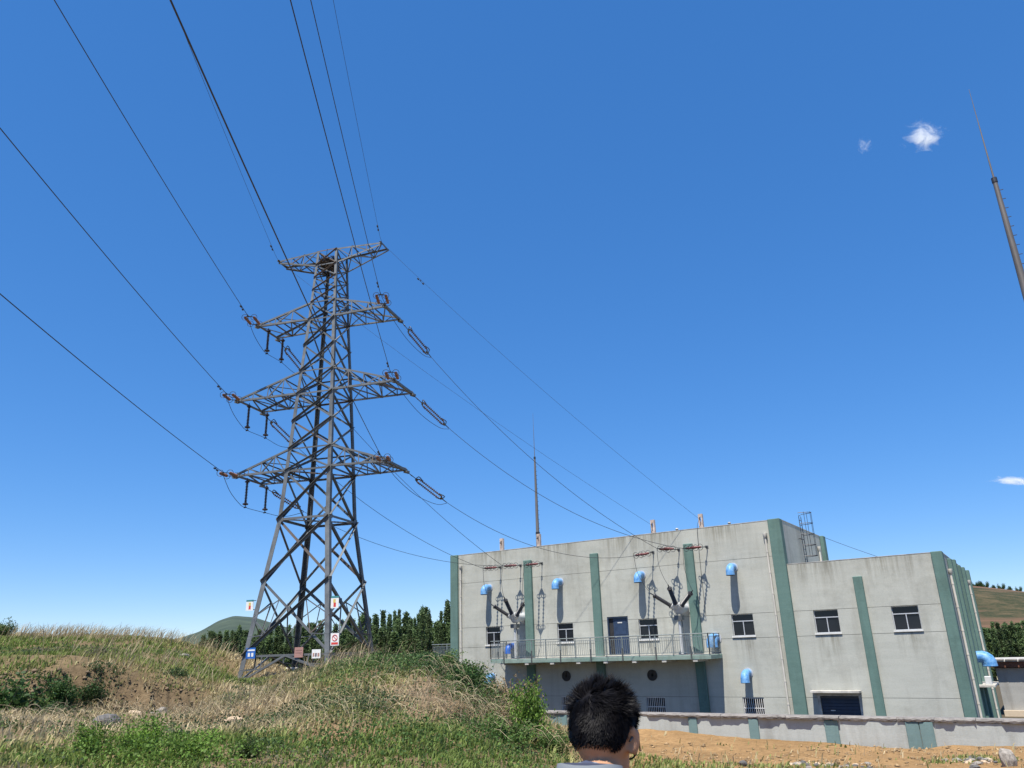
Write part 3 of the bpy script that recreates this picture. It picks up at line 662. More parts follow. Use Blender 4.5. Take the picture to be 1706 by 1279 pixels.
# ------------------------------------------------------------------ lattice tower
tw = empty('transmission_tower', (TC[0], TC[1], 4.0), 'gray steel lattice transmission tower with four cross-arms on the grassy mound', 'pylon')
Zk = {'top':22.87,'tb':21.92,'1t':19.46,'1b':18.34,'2t':15.11,'2b':13.75,'3t':10.58,'3b':9.37,'belt':6.78,'mid':3.63,'low':.07}
Wk = {'top':.66,'tb':.69,'1t':.80,'1b':.87,'2t':1.06,'2b':1.14,'3t':1.29,'3b':1.37,'belt':1.50,'mid':1.90,'low':2.35}
_z = sorted((Zk[k]+EYE, Wk[k]) for k in Zk)
def wid(z):
    if z < _z[0][0]: return 2.35+(_z[0][0]-z)*.1264
    return float(np.interp(z, [a for a,_ in _z], [b for _,b in _z]))
U3 = Vector((TU[0],TU[1],0)); V3 = Vector((TV[0],TV[1],0))
def TP(a, b, z): q = TC+a*TU+b*TV; return Vector((q[0],q[1],z))
def leg_at(s, z): w = wid(z); return TP(s[0]*w, s[1]*w, z)
CORN = [(-1,-1),(1,-1),(1,1),(-1,1)]       # L, N, R, B
def unit_angle(name, m):
    mb = MB(); mb.angle((0,0,0),(0,0,1),1,.14,(1,0,0),(0,1,0)); return mb.mesh(name, m)
UA = unit_angle('steel_angle', M['steel']); UAD = unit_angle('steel_angle_dull', M['steel_dark'])
UAR = unit_angle('steel_angle_rusty', mat('rust_stained_steel', (.10,.085,.075), .75, .25, var=.35, scale=1.6, col2=(.17,.135,.115)))
def member(name, a, b, size, inward, parent, me=None, flip=False):
    a = Vector(a); b = Vector(b); d = b-a; L = d.length; d = d/L; n = Vector(inward); n = (n-d*n.dot(d))
    n = n.normalized() if n.length > 1e-4 else d.orthogonal().normalized()
    if flip: n = -n                                        # outstanding flange on the outside, along the upper edge
    x = n.cross(d).normalized()
    if flip and x.z > 0: x = -x
    a2 = a-x*size*.5
    mw = Matrix(((x.x*size, n.x*size, d.x*L, a2.x),(x.y*size, n.y*size, d.y*L, a2.y),(x.z*size, n.z*size, d.z*L, a2.z),(0,0,0,1)))
    return link_mesh(name, me or random.choice((UA,UA,UA,UAD,UAD,UAR)), parent, mw)
foot = {}
for s, k in zip(CORN, 'LNRB'):
    q0 = tower_xy(2.5*s[0], 2.5*s[1]); gz = ground1(*q0)-.15; foot[s] = gz
    lv = [gz]+[Zk[k2]+EYE for k2 in ('low','mid','belt','3b','2b','1b','top')]
    mb = MB()
    for i, (a, b) in enumerate(zip(lv[:-1], lv[1:])):
        sz_ = [.25,.25,.24,.22,.20,.18,.15][i]
        mb.angle(leg_at(s,a), leg_at(s,b), sz_, sz_*.12, U3*-s[0], V3*-s[1])
    mb.build('leg', M['steel'] if k in 'LN' else M['steel_dark'], tw)
    p = leg_at(s, gz+.2); MB().bbox(p.x-.35,p.x+.35,p.y-.35,p.y+.35,gz-.5,gz+.28,.05).build('footing', M['plain_concrete'], tw)
FACES = [(CORN[0],CORN[1],V3),(CORN[1],CORN[2],-U3),(CORN[2],CORN[3],-V3),(CORN[3],CORN[0],U3)]
def E_(k): return Zk[k]+EYE
def xpanel(z0, z1, size, horiz=True):
    for a, b, inn in FACES:
        member('brace', leg_at(a,z0)-inn*.01, leg_at(b,z1)-inn*.01, size, inn, tw, None, True)
        member('brace', leg_at(b,z0)+inn*size*.8, leg_at(a,z1)+inn*size*.8, size, inn, tw)
        if horiz: member('strut', leg_at(a,z1), leg_at(b,z1), size*.9, inn, tw)
xpanel(E_('low'), E_('mid'), .13, False); xpanel(E_('mid'), E_('belt'), .13)
xpanel(E_('belt'), E_('3b'), .115)
xpanel(E_('3b'), E_('3t'), .085)
def multi(z0, z1, n, size):
    for i in range(n): xpanel(z0+(z1-z0)*i/n, z0+(z1-z0)*(i+1)/n, size, i == n-1)
multi(E_('3t'), E_('2b'), 2, .10); xpanel(E_('2b'), E_('2t'), .08); multi(E_('2t'), E_('1b'), 2, .09); xpanel(E_('1b'), E_('1t'), .075)
multi(E_('1t'), E_('tb'), 3, .07); xpanel(E_('tb'), E_('top'), .065)
# horizontal diaphragms
for k in ('1b','2b','3b','belt'):
    z = E_(k)-.02; member('diaphragm_brace', leg_at(CORN[0],z), leg_at(CORN[2],z), .07, (0,0,1), tw); member('diaphragm_brace', leg_at(CORN[1],z), leg_at(CORN[3],z)-Vector((0,0,.08)), .07, (0,0,1), tw)
# lowest frame: horizontal tie, inverted V to the feet
for a, b, inn in FACES:
    zl = E_('low'); A = leg_at(a,zl); Bp = leg_at(b,zl); mid = (A+Bp)/2
    member('strut', A, Bp, .10, inn, tw)
    for s, P in ((a,A),(b,Bp)):
        g = foot[s]; q = leg_at(s, g+.15); oth = (leg_at(s,zl)*.48+mid*.52)
        end = Vector((q.x,q.y,q.z)); member('brace', mid, end+(mid-P).normalized()*.12, .10, inn, tw)
        h = (mid+end)/2; member('redundant', h, P*.55+mid*.45, .06, inn, tw)
        member('redundant', h, leg_at(s,(zl+g)/2), .06, inn, tw)
    # secondary bracing inside the tall bottom panel
    zm = E_('mid'); zi = zl+(zm-zl)*.36
    for s, o in ((a,b),(b,a)):
        p1 = leg_at(s, zl+(zm-zl)*.5); dgl = leg_at(s,zl)+(leg_at(o,zm)-leg_at(s,zl))*.27; dgu = leg_at(s,zm)+(leg_at(o,zl)-leg_at(s,zm))*.27
        p0 = leg_at(s, zl+(zm-zl)*.25); p2 = leg_at(s, zl+(zm-zl)*.75)
        member('redundant', p1, dgl, .055, inn, tw); member('redundant', p1, dgu, .055, inn, tw)
        member('redundant', p0, dgl, .05, inn, tw); member('redundant', dgl, dgu, .05, inn, tw)
# gusset plates
for k, sz_ in (('belt',.34),('3b',.30),('3t',.24),('2b',.26),('2t',.22),('1b',.24),('1t',.22),('mid',.26)):
    for s in CORN:
        p = leg_at(s, E_(k)); mb = MB()
        for dd, nn in ((U3*-s[0], V3*-s[1]),(V3*-s[1], U3*-s[0])):
            c = p+dd*sz_*.45-nn*.006; hz = Vector((0,0,sz_*.55)); w_ = dd*sz_*.5; t_ = nn*.006
            mb.add([c-w_-hz-t_,c+w_-hz*.6-t_,c+w_+hz*.6-t_,c-w_+hz-t_,c-w_-hz+t_,c+w_-hz*.6+t_,c+w_+hz*.6+t_,c-w_+hz+t_],[(0,3,2,1),(4,5,6,7),(0,1,5,4),(1,2,6,5),(2,3,7,6),(3,0,4,7)])
        mb.build('gusset_plate', M['steel'], tw)
# cross-arms
ARM = {'1':(4.08,1.0),'2':(4.85,1.18),'3':(4.52,1.22)}
TIP = {}
def cross_arm(lv, s):
    uu, vv = ARM[lv]; zb, zt = E_(lv+'b'), E_(lv+'t'); wb, wt = Wk[lv+'b'], Wk[lv+'t']
    ca = MB()
    tips = [TP(s*uu, q*vv, zb) for q in (-1,1)]; TIP[lv,s] = tips
    for q, tp in zip((-1,1), tips):
        ca.angle(TP(s*wb,q*wb,zb), tp, .11, .014, (0,0,1), V3*-q)
    ca.angle(tips[0]-V3*.18, tips[1]+V3*.18, .13, .016, (0,0,1), U3*-s)
    ca = ca.build('cross_arm', M['steel'], tw)
    n = 3 if lv == '1' else 4
    top = {}
    for q, tp in zip((-1,1), tips):
        tA = TP(s*wt,q*wt,zt); tB = tp+Vector((0,0,.12)); member('top_chord', tA, tB, .10, V3*-q, ca, UA)
        bA = TP(s*wb,q*wb,zb)
        bp = [bA+(tp-bA)*i/n for i in range(n+1)]; tpnt = [tA+(tB-tA)*i/n for i in range(n+1)]
        for i in range(1, n): member('arm_post', bp[i], tpnt[i], .06, V3*-q, ca)
        for i in range(n-1): member('arm_brace', tpnt[i] if i%2 else bp[i], bp[i+1] if i%2 else tpnt[i+1], .06, V3*-q, ca)
        member('arm_brace', bp[n-1], tpnt[n-1]*.5+tpnt[n]*.5, .05, V3*-q, ca)
        top[q] = (bp, tpnt)
    for i in range(1, n):
        member('arm_tie', top[-1][0][i], top[1][0][i], .06, (0,0,1), ca); member('arm_tie', top[-1][1][i], top[1][1][i], .055, (0,0,-1), ca)
    for i in range(n):
        a, b = (-1,1) if i%2 else (1,-1); member('arm_brace', top[a][0][i], top[b][0][i+1], .06, (0,0,1), ca)
        if i < n-1: member('arm_brace', top[b][1][i], top[a][1][i+1], .05, (0,0,-1), ca)
    for q, tp in zip((-1,1), tips):
        c = tp+V3*q*.05; MB().box(c.x-.12,c.x+.12,c.y-.12,c.y+.12,c.z-.09,c.z+.012).build('tip_plate', M['steel'], ca)
for lv in '123':
    for s in (-1,1): cross_arm(lv, s)
def top_arm(s):
    uu, vv = 3.45, .42; zt, zb = E_('top'), E_('tb'); wt, wb = Wk['top'], Wk['tb']
    tips = [TP(s*uu,q*vv,zt) for q in (-1,1)]; TIP['t',s] = tips; mb = MB()
    for q, tp in zip((-1,1), tips): mb.angle(TP(s*wt,q*wt,zt), tp, .09, .012, (0,0,-1), V3*-q)
    mb.angle(tips[0]-V3*.15, tips[1]+V3*.15, .10, .014, (0,0,-1), U3*-s)
    ca = mb.build('earth_wire_arm', M['steel'], tw); n = 3; R = {}
    for q, tp in zip((-1,1), tips):
        bA = TP(s*wb,q*wb,zb); bB = tp-Vector((0,0,.14)); member('bottom_chord', bA, bB, .085, V3*-q, ca, UA)
        tA = TP(s*wt,q*wt,zt); T = [tA+(tp-tA)*i/n for i in range(n+1)]; Bq = [bA+(bB-bA)*i/n for i in range(n+1)]; R[q] = (Bq,T)
        for i in range(1,n): member('arm_post', Bq[i], T[i], .05, V3*-q, ca)
        for i in range(n-1): member('arm_brace', T[i], Bq[i+1], .05, V3*-q, ca)
    for i in range(1,n):
        for j in (0,1): member('arm_tie', R[-1][j][i], R[1][j][i], .05, (0,0,1), ca)
    for i in range(n):
        for j in (0,1): member('arm_brace', R[-1 if i%2 else 1][j][i], R[1 if i%2 else -1][j][i+1], .05, (0,0,1), ca)
for s in (-1,1): top_arm(s)
# bird's nest in the tower head
def nest():
    c = TP(-.15,-.1,E_('tb')+.2); mb = MB()
    for i in range(330):
        a = random.uniform(0,2*math.pi); e = random.gauss(0,.35); r = random.uniform(.25,.5)
        p = c+Vector((math.cos(a)*r, math.sin(a)*r, e*.55)); t = a+math.pi/2+random.gauss(0,.5)
        d = Vector((math.cos(t), math.sin(t), random.gauss(0,.3)))*random.uniform(.2,.42)
        mb.bar(p-d, p+d, .022)
    o = mb.build('bird_nest', M['nest']); tag(o, 'dark twig bird nest lodged in the head of the lattice tower', 'nest')
nest()

# ------------------------------------------------------------------ insulator strings
def shed_prof(L, n, R, core):
    p = [(0,core*1.5),(.05,core*1.5)]; s = (L-.1)/n
    for i in range(n):
        z = .05+i*s; p += [(z+.001,core),(z+s*.35,core),(z+s*.45,R),(z+s*.60,R*.92),(z+s*.85,core)]
    return p+[(L-.05,core*1.5),(L,core*1.5)]
STRING_OUT = {}
def make_double(name, link, L, sep, matr, rings, n=9, R=.085, frame=False):
    # runs along local +X from the attachment point
    t = empty(name, (0,0,0))
    MB().tube([(0,0,0),(link,0,0)], .022, 6).ring((.06,0,0),(0,1,0),.06,.018,10,5).ring((link*.5,0,0),(0,0,1),.055,.018,10,5).build('link', M['fitting'], t)
    def yoke(x, s):
        return MB().add([(x,-.05,-.012),(x,.05,-.012),(x+s*.14,sep+.05,-.012),(x+s*.14,-sep-.05,-.012),(x,-.05,.012),(x,.05,.012),(x+s*.14,sep+.05,.012),(x+s*.14,-sep-.05,.012)],
            [(0,3,2,1),(4,5,6,7),(0,1,5,4),(1,2,6,5),(2,3,7,6),(3,0,4,7)]).build('yoke_plate', M['fitting'], t)
    yoke(link,1); x0 = link+.14; yoke(x0+L+.14,-1); x1 = x0+L+.14
    for q in (-1,1):
        o = MB().lathe(shed_prof(L,n,R,.03), (x0,q*sep,0), (1,0,0), 12).build('insulator', matr, t, True)
        if rings:
            MB().ring((x0+.05,q*sep,0),(1,0,.0),.17,.014,18,5).build('grading_ring', M['fitting'], o)
            MB().ring((x0+L-.05,q*sep,0),(1,0,.0),.17,.014,18,5).build('grading_ring', M['fitting'], o)
    if frame:
        for xx, s in ((x0-.02,-1),(x0+L+.02,1)):
            MB().tube([(xx-s*.22,-sep-.13,.0),(xx,-sep-.15,.05),(xx+s*.10,-sep-.10,.06),(xx+s*.12,0,.06),(xx+s*.10,sep+.10,.06),(xx,sep+.15,.05),(xx-s*.22,sep+.13,0)], .026, 5).build('arcing_ring', M['fitting'], t)
    MB().tube([(x1,0,0),(x1+.3,0,0)], [.028,.022], 6).build('dead_end_clamp', M['fitting'], t)
    STRING_OUT[name] = x1+.3
    return t
def frame_mat(a, d):
    d = Vector(d).normalized(); y = Vector((0,0,1)).cross(d).normalized(); z = d.cross(y)
    return Matrix(((d.x,y.x,z.x,a[0]),(d.y,y.y,z.y,a[1]),(d.z,y.z,z.z,a[2]),(0,0,0,1)))
PROTO = {}
def place_string(kind, a, d, label, group):
    nm = {'line':'tension_insulator_string','span':'tension_insulator_string','wall':'wall_insulator_string'}[kind]
    if kind not in PROTO:
        if kind == 'line': t = make_double('tension_insulator_string', .30, 1.30, .25, M['porcelain'], True)
        elif kind == 'span': t = make_double('tension_insulator_string', .62, 1.55, .30, M['span_poly'], False, 13, .085, True)
        else: t = make_double('wall_insulator_string', .55, .90, .17, M['red_poly'], True, 8, .07)
        PROTO[kind] = t; PROTO[kind+'_len'] = STRING_OUT[nm]
    else: t = copy_tree(PROTO[kind])
    t.matrix_basis = frame_mat(a, d); tag(t, label, 'insulator', group)
    return Vector(a)+Vector(d).normalized()*PROTO[kind+'_len']
def wire(name, pts, r, label, group, cat='cable'):
    o = MB().tube(pts, r, 6).build(name, M['wire'], None, True); return tag(o, label, cat, group)
def sagged(a, b, s, n=28):
    a = Vector(a); b = Vector(b); return [a.lerp(b, t)-Vector((0,0,4*s*t*(1-t))) for t in [i/n for i in range(n+1)]]
def damper(p, d, parent_label, group):
    d = Vector(d).normalized(); p = Vector(p); dn = Vector((0,0,-.11))
    t = empty('vibration_damper', p, parent_label, 'damper', group)
    MB().bar(p, p+dn, .035).build('clamp', M['fitting'], t)
    MB().tube([p+dn-d*.20, p+dn+d*.20], .012, 5).build('messenger', M['fitting'], t)
    for q in (-1,1): MB().lathe([(0,.03),(.03,.05),(.12,.045),(.14,.02)], p+dn+d*q*.14, d*q, 8).build('weight', M['fitting'], t)
LEVEL = {'1':'upper','2':'middle','3':'lower'}; SIDE = {-1:'left', 1:'right'}
# incoming line (over the photographer's head): string ends at the frame edge come from sight lines
EDGE = {('1',-1):(93,0),('2',-1):(0,210),('3',-1):(0,487),('1',1):(520,0),('2',1):(487,0),('3',1):(289,0),('t',-1):(287,0),('t',1):(557,0)}
AZL = {-1: math.radians(-52.3), 1: math.radians(-53.0)}
AEND = {}; BEND = {}
for (lv, s), (ex_, ey_) in EDGE.items():
    tip = TIP[lv,s][0]; d = Vector((math.cos(AZL[s]), math.sin(AZL[s]), 0)); r = ray(ex_, ey_)
    tt, mm = np.linalg.solve(np.array([[r[0],-d.x],[r[1],-d.y]]), np.array([tip.x, tip.y]))
    zE = r[2]*tt+EYE; slope = (zE-tip.z)/mm
    dirv = d+Vector((0,0,slope-.035))
    a = tip-V3*.12
    where = f'{LEVEL[lv]} {SIDE[s]} cross-arm' if lv != 't' else f'{SIDE[s]} tip of the topmost arm'
    if lv != 't':
        e = place_string('line', a-Vector((0,0,.02)), d+Vector((0,0,slope-.10)), f'brown double insulator string on the line side of the {where}', 'insulator strings on the lattice tower')
    else:
        e = a+dirv.normalized()*.5
    AEND[lv,s] = e
    E3 = Vector((tip.x+d.x*mm, tip.y+d.y*mm, zE)); L0 = (Vector((E3.x-e.x,E3.y-e.y,0))).length; sl = (E3.z-e.z)/L0; k = .0011
    pts = [e] if lv != 't' else [tip, e]
    for i in range(1, 40):
        m_ = L0*2.6*i/39; pts.append(Vector((e.x+d.x*m_, e.y+d.y*m_, e.z+(sl-k*L0)*m_+k*m_*m_)))
    wire('overhead_conductor' if lv != 't' else 'earth_wire', pts, .015 if lv != 't' else .0085,
         f'dark overhead {"conductor" if lv != "t" else "earth wire"} from the {where} over the viewer', 'overhead line wires', 'cable')
    dm = 1.1
    damper((e.x+d.x*dm, e.y+d.y*dm, e.z+sl*dm-.01), d, f'small vibration damper on the overhead wire near the {where}', 'vibration dampers')
# spans to the building
ANCH = {('2',-1):-29.46,('1',-1):-27.86,('3',-1):-26.21,('3',1):-18.42,('1',1):-16.80,('2',1):-15.09}
ORD = {-29.46:'first',-27.86:'second',-26.21:'third',-18.42:'fourth',-16.80:'fifth',-15.09:'sixth'}
WEND = {}
WDIR = {-29.46:(.05,-1.8,-.17),-27.86:(0,-1.8,-.15),-26.21:(0,-1.8,-.23),-18.42:(-.3,-1.8,-.32),-16.80:(-.45,-1.8,-.05),-15.09:(-.66,-1.8,-.18)}
SAG = {('1',1):1.25,('2',1):1.45,('3',1):1.3,('1',-1):.9,('2',-1):1.0,('3',-1):1.2}
for (lv, s), ax in ANCH.items():
    tip = TIP[lv,s][1]+V3*.12-Vector((0,0,.03)); an = Vector((ax, FY-.12, 10.22))
    pl = Vector((tip.x-an.x, tip.y-an.y, 0)); L = pl.length; pl.normalize(); avg = (tip.z-an.z)/L; sg = SAG[lv,s]
    bslope = -(avg+4*sg/(L*.8))
    b = place_string('span', tip, -pl+Vector((0,0,bslope)), f'ribbed double insulator string on the building side of the {LEVEL[lv]} {SIDE[s]} cross-arm', 'insulator strings on the lattice tower')
    w = place_string('wall', an, Vector(WDIR[ax]), f'dark red double insulator string, {ORD[ax]} from the left on the building front', 'insulator strings on the building front')
    BEND[lv,s] = b; WEND[ax] = w
    sgw = max(.25, sg*.82); wire('span_conductor', sagged(b, w, sgw), .013, f'thin conductor sagging from the {LEVEL[lv]} {SIDE[s]} cross-arm to the building front', 'conductors between tower and building')
    t = empty('wall_anchor', (ax, FY, 10.22), f'small steel wall anchor plate, {ORD[ax]} from the left on the building front', 'bracket', 'anchor plates on the building front')
    MB().box(ax-.07,ax+.07,FY-.02,FY-.003,10.14,10.30).build('plate', M['steel_dark'], t); MB().lathe([(0,.03),(.12,.03)],(ax,FY-.02,10.22),(0,-1,0),8).build('eye', M['fitting'], t)
# earth wires to the roof posts
for s, x in ((-1,-18.52),(1,-15.48)):
    tp = TIP['t',s][1]; e = Vector((x, FY+.3, 11.9))
    pts = sagged(tp, e, .45); wire('earth_wire', pts, .0075, f'thin earth wire from the {SIDE[s]} tip of the topmost arm to a roof post', 'earth wires between tower and building')
    dv = (pts[3]-pts[2]); damper(pts[3], dv, f'small vibration damper on the building-side earth wire below the {SIDE[s]} tip of the topmost arm', 'vibration dampers')
# jumper posts and jumper loops on the left arms
def make_jumper_string():
    t = empty('suspension_insulator', (0,0,0)); L = 1.28
    MB().tube([(0,0,0),(0,0,-.12)], .02, 6).build('link', M['fitting'], t)
    o = MB().lathe(shed_prof(L,14,.085,.045), (0,0,-.12), (0,0,-1), 12).build('insulator', M['black_poly'], t, True)
    MB().lathe([(0,.06),(.02,.13),(.07,.13),(.09,.06)], (0,0,-.17), (0,0,-1), 14).build('cap', M['black_poly'], o, True)
    MB().lathe([(0,.07),(.03,.15),(.09,.15),(.12,.07)], (0,0,-.10-L), (0,0,-1), 14).build('grading_ring', M['black_poly'], o, True)
    MB().tube([(0,0,-.12-L),(0,0,-.32-L)], .022, 6).bar((-.09,0,-.34-L),(.09,0,-.34-L),.06).build('clamp', M['fitting'], t)
    return t, .34+L
JP = None
def cat_rom(P, n=8):
    P = [Vector(p) for p in P]; Q = [P[0]*2-P[1]]+P+[P[-1]*2-P[-2]]; o = []
    for i in range(1, len(Q)-2):
        for k in range(n):
            t = k/n; a,b,c,d = Q[i-1:i+3]; o.append(.5*((2*b)+(c-a)*t+(2*a-5*b+4*c-d)*t*t+(3*b-a-3*c+d)*t**3))
    return o+[P[-1]]
for lv in '123':
    bots = []
    for j, q in enumerate((-.75, .75)):
        p = TP(-(ARM[lv][0]-.55), q*ARM[lv][1], E_(lv+'b')-.05)
        if JP is None: t, JL = make_jumper_string(); JP = t
        else: t = copy_tree(JP)
        t.matrix_basis = Matrix.Translation(p)
        tag(t, f'dark ribbed suspension insulator hanging under the {LEVEL[lv]} left cross-arm, {"left" if j == 0 else "right"} of the pair', 'insulator', 'suspension insulators under the left cross-arms')
        bots.append(p-Vector((0,0,JL)))
    A = AEND[lv,-1]; Bq = BEND[lv,-1]
    pts = cat_rom([A-Vector((0,0,.05)), A.lerp(bots[0],.35)-Vector((0,0,.35)), A.lerp(bots[0],.75)-Vector((0,0,.25)), bots[0], bots[1], bots[1].lerp(Bq,.5)-Vector((0,0,.25)), Bq-Vector((0,0,.05))])
    wire('jumper_loop', pts, .014, f'dark jumper cable slung below the {LEVEL[lv]} left cross-arm', 'jumper cables on the tower')
    A = AEND[lv,1]; Bq = BEND[lv,1]; md = A.lerp(Bq,.5)
    pts = cat_rom([A-Vector((0,0,.04)), A.lerp(Bq,.2)-Vector((0,0,.55)), md-Vector((0,0,.75)), A.lerp(Bq,.82)-Vector((0,0,.5)), Bq-Vector((0,0,.05))])
    wire('jumper_loop', pts, .013, f'dark jumper cable looping beneath the {LEVEL[lv]} right cross-arm', 'jumper cables on the tower')

# ------------------------------------------------------------------ switchgear outlets on the balcony
def outlet(x, label):
    t = empty('bushing_outlet', (x, 42.0, 4.475), label, 'bushing', 'three-armed bushing outlets on the balcony')
    zc = 6.80; c = Vector((x, 41.95, zc))
    MB().lathe([(0,.27),(.9,.27)], (x, FY-.002, zc+.12), (0,-1,0), 18).build('duct', M['tank'], t, True)
    MB().lathe([(0,.34),(.05,.34)], (x, FY-.003, zc+.12), (0,-1,0), 18).build('wall_flange', M['tank'], t, True)
    MB().lathe([(-.30,.10),(-.27,.22),(-.15,.30),(.05,.32),(.2,.28),(.28,.18),(.32,.05)], c+Vector((0,.12,.1)), (0,-.25,1), 18).build('tank', M['tank'], t, True)
    tips = []
    for d in ((-1.1,-.65,.85),(0,-1.0,1.2),(1.1,-.65,.85)):
        d = Vector(d); L = d.length; d.normalize(); o = c+d*.18
        MB().lathe([(0,.15),(.22,.13),(.22,.17),(.27,.17),(.27,.10)], o, d, 14).build('turret', M['tank'], t, True)
        b = MB().lathe(shed_prof(1.05,22,.125,.10), o+d*.27, d, 14).build('bushing', M['bush_gray'], t, True)
        MB().lathe([(0,.10),(.03,.12),(.07,.10),(.08,.03),(.26,.03)], o+d*1.30, d, 10).build('terminal_cap', M['fitting'], b, True)
        tips.append(o+d*1.54)
    MB().lathe([(0,.075),(zc-.5-4.48,.075)], (x, 41.98, 4.478), (0,0,1), 10).build('support_post', M['tank'], t, True)
    MB().box(x-.22,x+.22,41.8,42.2,zc-.52,zc-.28).build('mechanism_box', M['steel'], t)
    MB().box(x-.16,x+.16,41.84,42.14,4.477,4.50).build('base_plate', M['steel_dark'], t)
    MB().bar((x+.25,41.99,4.48),(x+.12,41.99,zc-.2),.04).build('brace', M['steel_dark'], t)
    return tips
for x, lab, an in ((-27.80,'gray three-armed bushing outlet on the left half of the balcony',(-29.46,-27.86,-26.21)),(-16.80,'gray three-armed bushing outlet on the right half of the balcony',(-18.42,-16.80,-15.09))):
    tips = outlet(x, lab)
    for tp, a in zip(tips, an):
        w = WEND[a]; pts = cat_rom([w, w.lerp(tp,.3)+Vector((-.12,0,-.28)), w.lerp(tp,.7)+Vector((-.10,0,-.15)), tp])
        wire('dropper_wire', pts, .012, f'thin dropper wire from the {ORD[a]} wall insulator string down to a bushing', 'dropper wires on the building front')
# thin earthing cable from the main roof to the low roof
wire('roof_cable', sagged((-10.7,52.5,11.3),(-5.5,57.35,8.95),.1), .012, 'thin cable from the rear corner of the high roof down to the low roof', None)
wire('ground_lead', sagged((-18.52,FY+.25,11.88),(-18.9,FY-.03,5.2),0.0), .012, 'thin lead running down the wall from the third roof post', 'leads down from the roof posts')
wire('ground_lead', cat_rom([(-15.48,FY+.25,11.88),(-15.55,FY-.05,11.2),(-15.6,FY-.04,9),(-15.6,FY-.04,6.5)]), .012, 'thin lead running down the wall from the fourth roof post', 'leads down from the roof posts')

# ------------------------------------------------------------------ signs on the tower
def sign(c, w, h, nrm, base, marks, label, bracket=None):
    # c centre, nrm plan direction faced; marks: list of (x0,x1,z0,z1,colour) in fractions of the plate, or ('ring',x,z,r,colour)
    n = Vector((nrm[0],nrm[1],0)).normalized(); x = Vector((-n.y,n.x,0)); c = Vector(c); t = empty('tower_sign', c, label, 'sign', 'signs on the lattice tower')
    def slab(x0,x1,z0,z1,d0,d1,name,m):
        P = []
        for dd in (d0,d1):
            for (a,b) in ((x0,z0),(x1,z0),(x1,z1),(x0,z1)): P.append(c+x*((a-.5)*w)+Vector((0,0,(b-.5)*h))+n*dd)
        return MB().add(P,[(0,3,2,1),(4,5,6,7),(0,1,5,4),(1,2,6,5),(2,3,7,6),(3,0,4,7)]).build(name, m, t)
    slab(0,1,0,1,0,.012,'plate', base)
    for mk in marks:
        if mk[0] == 'ring':
            p = c+x*((mk[1]-.5)*w)+Vector((0,0,(mk[2]-.5)*h))+n*.016
            MB().ring(p, n, mk[3], .018, 16, 4).bar(p-(x-Vector((0,0,1)))*mk[3]*.6, p+(x-Vector((0,0,1)))*mk[3]*.6, .025, .01, n).build('symbol', mk[4], t)
        else: slab(mk[0],mk[1],mk[2],mk[3],.0125,.016,'marking', mk[4])
    if bracket: MB().bar(c-n*.004+Vector((0,0,h*.42)), Vector(bracket)+Vector((0,0,h*.42)), .03).bar(c-n*.004-Vector((0,0,h*.42)), Vector(bracket)-Vector((0,0,h*.42)), .03).build('bracket', M['fitting'], t)
    return t
white = flat('white_enamel',(.72,.72,.70)); red = flat('red_paint',(.55,.05,.04)); blue = flat('blue_enamel',(.02,.12,.42)); tealp = flat('teal_paint',(.05,.22,.24)); pinkb = flat('faded_red_board',(.36,.20,.17)); yel = flat('yellow_paint',(.60,.45,.12))
nv = -V3
pL = leg_at((-1,-1), survey(413,1010,42.4).z)
sign(pL-U3*.30+nv*.06, .42,.52, nv, white, [(0,1,.84,1,tealp),(.35,.65,.45,.75,yel),(.38,.66,.12,.45,red)], 'small white plate with red figure held out left of the left tower leg', pL)
pN = leg_at((1,-1), survey(556,1006,40.5).z)
sign(pN+U3*.34+nv*.06, .42,.56, nv, white, [(0,1,.84,1,tealp),(.3,.6,.45,.75,yel),(.36,.66,.10,.45,red)], 'white plate with teal top edge on the upper part of the near tower leg', pN)
pN2 = leg_at((1,-1), survey(558,1066,40.5).z)
sign(pN2+U3*.33+nv*.06, .44,.56, nv, white, [('ring',.5,.62,.13,red),(.1,.9,.08,.26,red)], 'white prohibition sign with red ring on the near tower leg', pN2)
def on_strut(px, py):
    zl = E_('low'); A = leg_at(CORN[0],zl); Bp = leg_at(CORN[1],zl); r = ray(px, py)
    # point of the sight line in the face plane
    n = V3; t = (A-Vector((0,0,EYE))).dot(n)/Vector(r).dot(n); return Vector((r[0]*t, r[1]*t, r[2]*t+EYE))-n*.06
sign(on_strut(419,1088), .52,.50, nv, blue, [(.08,.92,.70,.84,white),(.22,.44,.18,.52,white),(.58,.80,.18,.52,white)], 'blue sign with white lettering at the foot of the left tower leg')
sign(on_strut(499,1086.5), .46,.46, nv, pinkb, [(.12,.88,.66,.74,flat('dull_print',(.25,.14,.12))),(.12,.88,.42,.50,flat('dull_print',(.25,.14,.12)))], 'faded reddish board on the low tie of the tower')
sign(on_strut(528,1089), .46,.40, nv, white, [(.12,.30,.2,.6,pinkb),(.38,.58,.2,.6,flat('dark_print',(.12,.1,.12))),(.66,.86,.2,.6,pinkb)], 'white board with dark lettering on the low tie of the tower')

